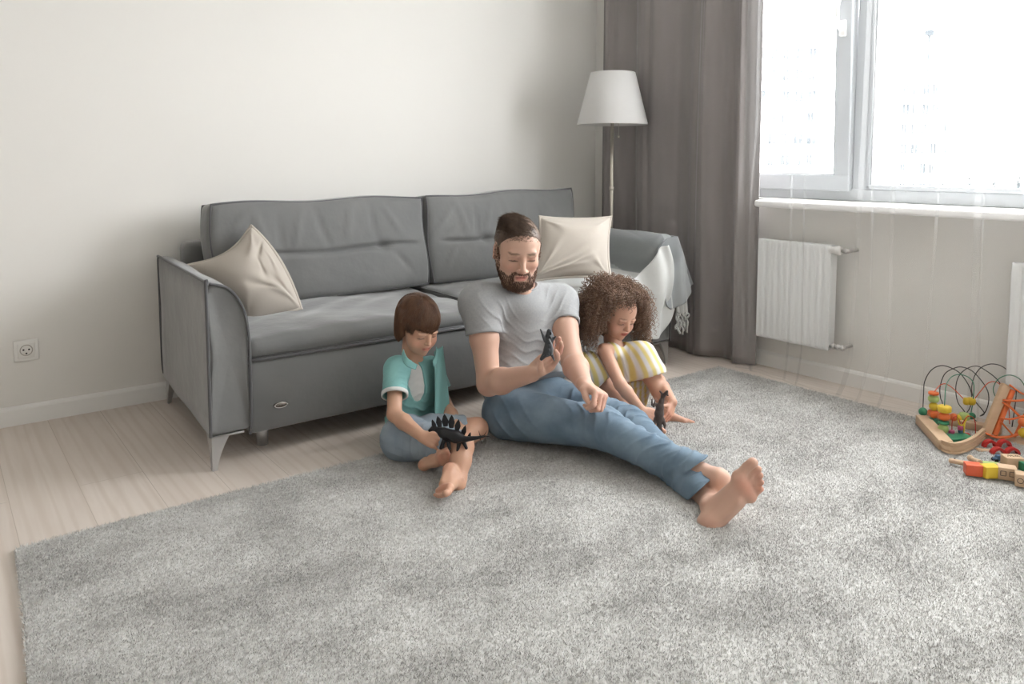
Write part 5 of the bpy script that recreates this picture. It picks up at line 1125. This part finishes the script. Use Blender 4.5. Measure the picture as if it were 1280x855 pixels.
# curls
M['ghair'] = hair_mat('curly_brown_hair', (.15, .09, .06), (.30, .19, .13), .5)
def curls(F, n, seed):
    g = np.random.default_rng(seed); K = 46; P = np.zeros((n, K, 3)); rd = np.zeros((n, K))
    i = 0
    while i < n:
        d = nrm(g.normal(size=3)); 
        if d[2] < -.55: continue
        if d[1] > .42 and d[2] < .72+.2*abs(d[0]): continue              # face stays free
        if d[1] > .1 and d[2] < .2 and abs(d[0]) < .8: continue
        root = A_([d[0]*.074, d[1]*.094-.018, d[2]*.083+.036]); rootW = F.p(root); out = F.R@nrm(A_([d[0]*1.15, d[1]*.9-.15, d[2]*.42+.10]))
        out_ = nrm(out+g.normal(size=3)*.16); L_ = g.uniform(.13, .215)*(1-.30*max(0, d[2])) ; L_ *= .42 if (d[1] > .30) else 1
        if d[1] > .42: out_ = nrm(out_+(F.R@A_([np.sign(d[0]+.15)*.7, -.1, .25])))
        p_ = rootW.copy(); v_ = out_*1.0; step = L_/K; ax_ = [] ; path = []
        gr = g.uniform(.035, .075)
        for j in range(K):
            path.append(p_.copy()); v_ = nrm(v_-UV*gr*(1+j*.03)); p_ = p_+v_*step
            q = F.loc(p_)                                               # stay off the skull and the face
            e_ = A_([q[0]/.080, (q[1]+.018)/.100, (q[2]-.030)/.095]); ne = np.linalg.norm(e_)
            if ne < 1.04: q = q+(q-A_([0, -.018, .03]))*(1.05/ne-1); p_ = F.p(q)
        path = A_(path); lq = gHF.loc(path); lq[:, 2] = np.where(lq[:, 2] > .118, .118+(lq[:, 2]-.118)*.28, lq[:, 2]); path = gHF.o+(lq*gHF.s)@gHF.R.T; T = np.gradient(path, axis=0); T /= np.linalg.norm(T, axis=1, keepdims=True); n1_ = np.cross(T, nrm(g.normal(size=3))); n1_ /= np.linalg.norm(n1_, axis=1, keepdims=True)+1e-9; n2_ = np.cross(T, n1_)
        ph0 = g.uniform(0, 2*PI); turns = L_/g.uniform(.016, .024); ts = np.linspace(0, 1, K); amp = g.uniform(.004, .0068)*np.minimum(1, ts*5+.15)
        P[i] = path+n1_*(amp*np.cos(ph0+ts*turns*2*PI))[:, None]+n2_*(amp*np.sin(ph0+ts*turns*2*PI))[:, None]; rd[i] = g.uniform(.0014, .0024)*(1-.5*ts); i += 1
    return strands(P, rd, 4)
V_, q = curls(gHF, 2000, 5); mesh_np('hair', V_, q, M['ghair'], girl)
vc = Vol(gHF.o-.19, gHF.o+.19, .0035)
vc.ell(gHF.p(0, -.020, .034), A_([.082, .099, .086])*.87, gHF.R, .004); vc.ell(gHF.p(.0, -.055, -.05), (.098, .070, .085), gHF.R, .03)
vc.ell(gHF.p(0, .09, -.025), (.064, .075, .090), gHF.R, .01, 'sub')
vc.disp(gHF.o, .4, lambda X, Y, Z: .006*np.sin(X*190)*np.sin(Y*180+1)*np.sin(Z*200))
V_, Q_ = vc.mesh(); mesh_np('hair_undercoat', V_, Q_, M['ghair'], girl)

# brown long-tailed dinosaur in the girl's hand
M['dbr'] = mat('brown_rubber', (.085, .062, .055), .5, bump=[(400, .5, .001)], var=(120, .5, (.12, .09, .08)))
G = lambda px_, py_, dD=0: at(px_, py_, 2.79+dD)
e = empty('toy_dinosaur', G(824, 513), 'brown long-tailed toy dinosaur standing upright in the girl\'s hand', 'toy dinosaur')
v = Vol(G(824, 513)-.13, G(824, 513)+.13, .0016)
pth = [(829, 495, .006), (827, 501, .0085), (825, 509, .014), (824, 517, .0165), (824, 524, .0145), (824, 531, .009), (826, 538, .006), (829, 545, .0035), (833, 551, .0018)]
for a, b in zip(pth[:-1], pth[1:]): v.cap(G(a[0], a[1]), G(b[0], b[1]), a[2], b[2], .006)
v.cap(G(829, 495), G(833, 491, -.012), .0085, .0065, .004); v.cap(G(833, 491, -.012), G(834, 489, -.026), .006, .004, .003); v.cap(G(829, 494), G(825, 489), .005, .003, .003); v.cap(G(831, 492, -.01), G(835, 494, -.022), .0045, .003, .002)
for a, b, c_ in (((820, 505), (815, 506), (815, 499)), ((820, 506), (817, 508), (819, 500))): v.cap(G(*a), G(*b, -.01), .005, .0038, .003); v.cap(G(*b, -.01), G(*c_, -.014), .0038, .002, .002)
for s_ in (-1, 1): v.cap(G(824+s_*4, 524), G(824+s_*7, 531, -.012), .009, .006, .005); v.cap(G(824+s_*7, 531, -.012), G(824+s_*7, 535, -.02), .0055, .003, .003)
V_, Q_ = v.mesh(); mesh_np('body', V_, Q_, M['dbr'], e)
M['claw'] = mat('pale_claws', (.42, .34, .30), .5, bump=[(200, .1, .001)]); f = MB()
for c_ in ((814, 498), (816, 497), (819, 498), (821, 499)): V_, q, T_ = tube([G(c_[0], c_[1]+2, -.014), G(c_[0]-.3, c_[1]-2, -.016)], [.0016, .0004], 6); f.add(V_, q, T_)
f.build('claws', M['claw'], e)
# ================================================================ toys on the rug by the wall
def paint_mat(n, c, r=.4): return mat(n, c, r, bump=[(60, .05, .001)], var=(14, .15))
PM = dict(green=paint_mat('green_paint', (.045, .23, .12)), lime=paint_mat('lime_paint', (.42, .55, .20)), yellow=paint_mat('yellow_paint', (.72, .50, .05)), orange=paint_mat('orange_paint', (.72, .17, .05)),
          red=paint_mat('red_paint', (.50, .035, .03)), coral=paint_mat('coral_paint', (.70, .13, .06)), pink=paint_mat('pink_paint', (.55, .10, .22)), blue=paint_mat('blue_paint', (.09, .16, .27)), black=paint_mat('black_wire', (.02, .018, .018), .3), dkgreen=paint_mat('green_wire', (.06, .22, .14), .35))
M['wood'] = mat('beech_wood', (.58, .41, .27), .5, bump=[(60, .08, .001)], var=(9, .5, (.48, .32, .20), (1, 1, 6)))
PX = 1/960.3
def obox(c, u, half, mt, name, parent, r=.003, up=UV):
    """box centred at c, long side along u"""
    u = nrm(u); upn = nrm(A_(up)-u*(A_(up)@u)); w_ = np.cross(upn, u); V_, q = rbox(-A_(half), A_(half), r, 3); V_ = V_@np.stack([u, w_, upn])+A_(c)
    return mesh_np(name, V_, q, mt, parent)
def bead(c, r, mt, parent, kind='s', h=None, axis=(0, 0, 1), name='bead'):
    h = h or r
    if kind == 's': pr = [(r*math.sin(a), -r*math.cos(a)) for a in np.linspace(0, PI, 14)]
    elif kind == 'd': pr = [(0, -h), (r*.85, -h), (r, -h*.7), (r, h*.7), (r*.85, h), (0, h)]
    else: pr = [(0, -h), (r*.75, -h), (r, -h*.4), (r, h*.4), (r*.75, h), (0, h)]
    V_, q = lathe(pr, c, 20 if kind != 'c' else 4, axis); return mesh_np(name, V_, q, mt, parent, smooth=(kind != 'c'))
def wire(pts, mt, parent, r=.0019, name='wire'):
    V_, q, T_ = tube(smooth_path([at(*p) for p in pts], 110), r, 7); return mesh_np(name, V_, q, mt, parent, True, T_)
D0 = 3.02
# --- big bead maze
bm = empty('bead_maze', at(1165, 540, z=ZR), 'large wooden bead maze with looping black, green and red wires beside the far radiator', 'toy')
A1, A2 = at(1155, 521, z=.052), at(1180, 548, z=.052); u = nrm(A2-A1)
obox((A1+A2)/2-UV*.018, u, (np.linalg.norm(A2-A1)/2+.022, .024, .018), M['wood'], 'base', bm)
B1, B2 = at(1168, 529, z=ZR), at(1262, 549, z=ZR); obox((B1+B2)/2+UV*.012+HV*.05, B2-B1, (np.linalg.norm(B2-B1)/2, .02, .014), M['wood'], 'back_rail', bm)
wire([(1153, 520, 2.99), (1153.7, 508, 3.0), (1154.5, 492, 3.02), (1155.8, 477, 3.01), (1163.7, 463, 3.0), (1176, 457, 2.98), (1189, 460, 2.96), (1201.6, 468, 2.95), (1212, 484, 2.95), (1214.7, 497, 2.96), (1213, 508, 2.97), (1208, 516, 2.99), (1204, 512, 3.0), (1197, 502, 3.02), (1194.7, 485, 3.03), (1198.4, 470.5, 3.02), (1208, 461, 3.0), (1221, 457.5, 2.97), (1232.7, 463.4, 2.95), (1243, 471, 2.94), (1250, 479, 2.93), (1256, 492, 2.94), (1254, 508, 2.95), (1249, 522, 2.97)], PM['black'], bm)
wire([(1180, 528, 3.0), (1178, 504, 3.02), (1175.8, 498, 3.02), (1175, 484, 3.02), (1180.5, 468, 3.01), (1191, 461, 3.0), (1201.6, 458.7, 2.98), (1215, 463.6, 2.96), (1228, 477.4, 2.94), (1235, 490, 2.93), (1235.7, 503, 2.93), (1231.6, 515, 2.94), (1225, 520, 2.96), (1230.4, 516, 2.98), (1218.7, 501, 3.0), (1214.6, 487, 3.0), (1217.5, 471.6, 3.0), (1225.7, 460, 2.98), (1238.6, 455, 2.96), (1252.6, 458, 2.94), (1264, 469, 2.92), (1270, 487, 2.91), (1269, 505.5, 2.91), (1265, 533.6, 2.92)], PM['black'], bm)
wire([(1180.5, 512, 2.79), (1181, 500, 2.80), (1182.6, 482, 2.84), (1189, 471.6, 2.95), (1199.5, 468, 2.94), (1212, 472.6, 2.93), (1217.4, 482, 2.92), (1216, 503, 2.92), (1214, 518, 2.93), (1220, 526, 2.93), (1229, 531, 2.92), (1240, 532.4, 2.91), (1251.5, 526.5, 2.90), (1258, 515, 2.90), (1255, 505.5, 2.90), (1246.8, 499.6, 2.90), (1241.5, 487, 2.90), (1246.8, 475, 2.89), (1258.5, 469, 2.88), (1270, 471, 2.87), (1279.5, 480, 2.86), (1285, 500, 2.86), (1287, 530, 2.88)], PM['dkgreen'], bm)
wire([(1167, 492, 2.90), (1169, 488.4, 2.91), (1175, 481.6, 2.97), (1182.6, 480, 2.96), (1193, 487, 2.95), (1206.8, 500.5, 2.94), (1214, 502, 2.93), (1218.7, 498, 2.93), (1225.7, 489, 2.92), (1235, 479, 2.91), (1244.4, 477.4, 2.90), (1253, 484, 2.90), (1260, 500, 2.90), (1262, 530, 2.91)], PM['coral'], bm)
bd_ = lambda x_, y_, r_, m_, k_='s', h_=None, D=2.90: bead(at(x_, y_, D), r_, PM[m_], bm, k_, h_)
bd_(1153.7, 514.5, .0165, 'green', D=2.99)
bd_(1167, 491.5, .0190, 'orange', 'd', .005); bd_(1167, 498.5, .0200, 'lime', 'r', .0115); bd_(1167, 508, .0165, 'yellow'); bd_(1167, 517, .0235, 'orange', 'c', .0125); bd_(1166.5, 527, .0225, 'green', 'c', .0125)
DB = 2.79; bd_(1180.5, 511, .0240, 'yellow', 'd', .0115, DB); bd_(1180, 520.5, .0215, 'orange', 'r', .0115, DB); bd_(1179.5, 528, .0190, 'green', 'd', .006, DB); bd_(1179, 536, .0185, 'lime', 's', None, DB)
bd_(1192, 521.5, .0155, 'orange', D=2.92); bd_(1198, 523, .0150, 'yellow', D=2.92); bd_(1205, 521, .0210, 'lime', 'r', .015, 2.92); bd_(1215, 520, .0135, 'green', D=2.92); bd_(1214, 501.5, .0165, 'yellow', 'r', .013, 2.93); bd_(1208, 501.5, .0125, 'yellow', 'r', .013, 2.935); bd_(1235, 532, .0155, 'lime', D=2.91)
for x_, y0_, y1_, D_ in ((1167, 492, 531, 2.90), (1179.6, 512, 545, 2.79)):
    V_, q, T_ = tube([at(x_, y0_, D_), at(x_, y1_, D_)], .0022, 7); mesh_np('wire', V_, q, PM['coral'], bm, True, T_)
# --- small bead frame with a green base
sb = empty('bead_toy', at(1197, 554, z=ZR), 'small toy of beads on dark red wires with a green base', 'toy')
c0 = at(1197, 550, z=ZR); obox(c0+UV*.008, RV+HV*.2, (.050, .030, .008), PM['green'], 'base', sb)
DS = 2.80
wire([(1190, 550, DS), (1190, 530, DS), (1192, 522, DS), (1197, 521, DS), (1200, 528, DS+.01), (1201, 535, DS+.01), (1204, 528, DS), (1209, 521, DS), (1215, 521, DS), (1219, 528, DS), (1219.5, 548, DS)], PM['red'], sb, .0016)
wire([(1204, 552, DS), (1205, 536, DS), (1207, 524, DS+.02), (1210, 519, DS+.02)], PM['yellow'], sb, .0028)
wire([(1197, 520, DS-.01), (1199, 530, DS-.01), (1204, 531, DS-.01), (1208, 524, DS-.01)], PM['yellow'], sb, .0026)
for x_, y_, r_, m_, k_ in ((1189.5, 540.5, .0105, 'pink', 'd'), (1189.5, 545.5, .0120, 'red', 'r'), (1200.5, 535, .0095, 'pink', 'd'), (1200.5, 539, .0090, 'blue', 'r'), (1200.5, 544, .0100, 'yellow', 'r'), (1208.5, 544, .0105, 'red', 'r')): bead(at(x_, y_, DS-.005), r_, PM[m_], sb, k_, r_*.75)
V_, q, T_ = tube([at(1200.5, 536, DS), at(1200.5, 552, DS)], .0016, 7); mesh_np('wire', V_, q, PM['red'], sb, True, T_)
# --- curved wooden train track standing on its edge
tr = empty('train_track', at(1200, 566, z=ZR), 'curved wooden train track piece standing on its edge in front of the bead frame', 'toy train track')
pts = smooth_path([at(1179, 563, z=ZR), at(1190, 566.5, z=ZR), at(1203, 564, z=ZR), at(1215, 558, z=ZR), at(1227, 548, z=ZR)], 40); rings = []
T_ = np.gradient(pts, axis=0); T_ /= np.linalg.norm(T_, axis=1, keepdims=True); Nn = np.cross(T_, UV); Nn[:, 2] = 0; Nn /= np.linalg.norm(Nn, axis=1, keepdims=True)
for p_, n_ in zip(pts, Nn):
    pr = [(0, 0), (.012, 0), (.012, .007), (.009, .008), (.009, .014), (.012, .015), (.012, .026), (.009, .027), (.009, .032), (.012, .033), (.012, .040), (0, .040)]
    rings.append([p_+n_*a+UV*b for a, b in pr])
V_, q, T3 = loft(rings); mesh_np('rail', V_, q, M['wood'], tr, False, T3)
V_, q = lathe([(0, -.007), (.009, -.007), (.009, .007), (0, .007)], pts[0]-T_[0]*.012+UV*.023, 16, Nn[0]); pg = mesh_np('peg', V_, q, M['wood'], tr); obox(pts[0]-T_[0]*.004+UV*.023+Nn[0]*.005, T_[0], (.008, .004, .004), M['wood'], 'peg_neck', tr, .001)
# --- tilted wooden stand with orange lattice
ra_ = empty('toy_tower', at(1250, 553, z=ZR), 'leaning wooden toy tower with bright orange lattice rails at the right edge', 'toy')
DT = 2.80; P0, P1 = at(1233, 547, DT), at(1259, 483, DT+.04); uu = P1-P0
obox((P0+P1)/2-RV*.008, uu, (np.linalg.norm(uu)/2+.008, .010, .016), M['wood'], 'post', ra_, .004, up=RV)
obox((P0+P1)/2+RV*.022-HV*.006, uu, (np.linalg.norm(uu)/2-.012, .006, .009), PM['orange'], 'side_rail', ra_, .003, up=RV)
P2 = at(1300, 478, DT+.1); P3 = at(1312, 548, DT+.05); obox((P2+P3)/2, P3-P2, (np.linalg.norm(P3-P2)/2, .010, .016), M['wood'], 'post', ra_, .004, up=RV)
def slat(pts, w_=.0095):
    c_ = smooth_path([at(*p_) for p_ in pts], 24); V_, q, T_ = tube(c_, w_*.9, 8, flat=.45); mesh_np('slat', V_, q, PM['orange'], ra_, True, T_)
slat([(1262, 481, DT+.03), (1270, 487, DT+.02), (1278, 492, DT+.01), (1292, 496, DT)], .008)
slat([(1254, 500, DT+.02), (1266, 501, DT), (1280, 500, DT), (1296, 496, DT)]); slat([(1254, 503, DT+.02), (1262, 508, DT), (1272, 518, DT), (1284, 530, DT), (1296, 536, DT)], .008)
slat([(1249, 522, DT+.01), (1262, 524, DT-.01), (1276, 521, DT-.01), (1296, 514, DT)], .008); slat([(1251, 527, DT), (1260, 537, DT-.01), (1268, 546, DT-.02)], .008); slat([(1268, 546, DT-.02), (1274, 534, DT-.01), (1280, 520, DT-.01), (1290, 508, DT)], .007)
slat([(1231, 541, DT-.01), (1243, 546, DT-.02), (1258, 546.5, DT-.02), (1272, 543, DT-.02), (1290, 540, DT-.02)], .009)
obox(at(1262, 551, DT)-HV*.01, RV, (.095, .045, .009), M['wood'], 'base', ra_)
bead(at(1279, 528, DT-.06), .017, PM['orange'], ra_, 's', name='ball'); bead(at(1279.5, 541, DT-.065), .018, PM['yellow'], ra_, 's', name='ball')
# --- wooden toy with four red arches
ar = empty('arch_toy', at(1250, 571, z=ZR), 'wooden toy with four glossy red arches in front of the orange tower', 'toy'); DA = 2.645
def arch(px_, py_, r_, D_):
    c_ = at(px_, py_, D_); rings = []
    for a in np.linspace(-.05, PI+.05, 26):
        d_ = RV*math.cos(a)+UV*math.sin(a); rings.append([c_+d_*(r_-.0045)-HV*.009, c_+d_*(r_+.0045)-HV*.009, c_+d_*(r_+.0045)+HV*.009, c_+d_*(r_-.0045)+HV*.009])
    V_, q, T_ = loft(rings); mesh_np('arch', V_, q, PM['red'], ar, False, T_)
arch(1237, 558, .0205, DA+.06); arch(1255, 557.5, .0195, DA+.06); arch(1247, 568, .0215, DA); arch(1265, 567.5, .0205, DA)
obox(at(1250, 561, DA+.06)-UV*.006, RV, (.070, .014, .008), M['wood'], 'beam', ar); obox(at(1257, 571.5, DA), RV, (.058, .012, .009), M['wood'], 'beam', ar)
V_, q, T_ = tube([at(1221, 564.5, DA+.03), at(1243, 566.5, DA+.03)], .0135, 14); mesh_np('roller', V_, q, M['wood'], ar, True, T_)
# --- little blue car
bc_ = empty('toy_car', at(1247, 580, z=ZR), 'tiny blue toy car with dark wheels below the red arches', 'toy car'); cc = at(1247.5, 577, z=ZR)+UV*.010
v = Vol(cc-.05, cc+.05, .0013); v.ell(cc, (.019, .011, .008), np.stack([RV, HV, UV], 1), .004); v.ell(cc+UV*.008, (.011, .009, .008), np.stack([RV, HV, UV], 1), .004); V_, q = v.mesh(); mesh_np('body', V_, q, PM['blue'], bc_)
for a in (-1, 1):
    for b in (-1, 1): bead(cc+RV*a*.011+HV*b*.010-UV*.004, .0062, PM['black'], bc_, 'd', .003, axis=HV, name='wheel')
# --- peg figure, stick, blocks
pf = empty('peg_figure', at(1217, 577, z=ZR), 'small unpainted wooden peg figure lying left of the blue car', 'toy figure'); q0 = at(1213, 572.5, z=ZR+.012); q1 = at(1222, 577.5, z=ZR+.012)
v = Vol(q0-.05, q1+.05, .0013); v.cap(lerp(q0, q1, .25), q1, .007, .010, .002); v.ell(q0, (.0105,)*3, None, .001); V_, q = v.mesh(); mesh_np('figure_body', V_, q, M['wood'], pf)
bead(q1+nrm(q1-q0)*.008, .0115, M['wood'], pf, 'd', .004, axis=q1-q0, name='foot_disc')
sk = empty('wooden_rod', at(1200, 581, z=ZR), 'short rounded wooden stick pointing left from the red block', 'toy'); V_, q = rbox(*(lambda h: (-h, h))(A_([.036, .009, .008])), .0075, 4); ux = nrm(at(1212, 583.5, z=ZR)-at(1190, 579, z=ZR)); R_ = np.stack([ux, np.cross(UV, ux), UV]); mesh_np('rod', V_@R_+at(1200.5, 581.5, z=ZR)+UV*.009, q, M['wood'], sk)
V_, q = lathe([(0, .001), (.0025, .001), (.0025, -.002), (0, -.002)], at(1193, 579.3, z=ZR)+UV*.0175, 12); mesh_np('peg_hole', V_, q, M['dark'], sk)
def block(px_, py_, ang, half, mt, label, cat='toy block', marks=None, lift=0, name='toy_block'):
    c_ = at(px_, py_, z=ZR)+UV*(half[2]+lift); u_ = RV*math.cos(ang)+HV*math.sin(ang); e_ = empty(name, c_-UV*half[2], label, cat); obox(c_, u_, half, mt, 'block', e_, .0025)
    w_ = np.cross(UV, u_); 
    if marks:
        for k_, (mx, mz, kind, sz, face) in enumerate(marks):
            if face == 'f': o_ = c_+u_*mx-w_*(half[1]+.0006)+UV*mz; ex, ey = u_, UV
            else: o_ = c_+u_*mx+UV*(half[2]+.0006)+w_*mz; ex, ey = u_, w_
            if kind == 'sq': P_ = [o_+ex*a*sz+ey*b*sz for a, b in ((-1, -1), (1, -1), (1, 1), (-1, 1))]; P_ = [lerp(P_[i], P_[(i+1) % 4], t) for i in range(4) for t in np.arange(6)/6]
            elif kind == 'o': P_ = [o_+ex*sz*math.cos(a)+ey*sz*math.sin(a) for a in np.arange(24)*2*PI/24]
            else:
                P_ = [o_+ex*a*sz+ey*b*sz for a, b in ((-1, -.7), (-.4, .7), (.1, -.5), (.5, .7), (1, -.6))]; V_, q, T_ = tube(P_, .0009, 5); mesh_np('engraved_mark', V_, q, M['dark'], e_, True, T_); continue
            V_, q = tube(P_, .0009, 5, closed=True)[:2]; mesh_np('engraved_mark', V_, q, M['dark'], e_)
    return e_
block(1216, 593, -.28, (.0245, .019, .0185), PM['coral'], 'bright red-orange wooden block beside the wooden stick')
block(1237, 596, .06, (.0255, .018, .0195), PM['yellow'], 'yellow wooden block touching the red-orange block')
block(1233, 582, -.30, (.038, .013, .006), PM['lime'], 'flat pale green wooden slab behind the yellow block')
block(1258, 598, -.42, (.0265, .020, .0205), M['wood'], 'natural wooden block engraved with two square windows', marks=[(-.0125, .002, 'sq', .0075, 'f'), (.0125, .002, 'sq', .0075, 'f')])
block(1265, 583, -.12, (.028, .022, .018), M['wood'], 'natural wooden block with a zigzag mark on top behind the window block', marks=[(-.008, 0, 'z', .010, 't'), (.013, 0, 'z', .007, 't')])
block(1280, 607, -.5, (.026, .020, .020), M['wood'], 'natural wooden block engraved with a ring at the lower right edge', marks=[(-.012, 0, 'o', .008, 'f'), (.010, 0, 'sq', .006, 'f')])
block(1284, 588, .1, (.022, .018, .014), PM['green'], 'green wooden block cut by the right edge of the picture')
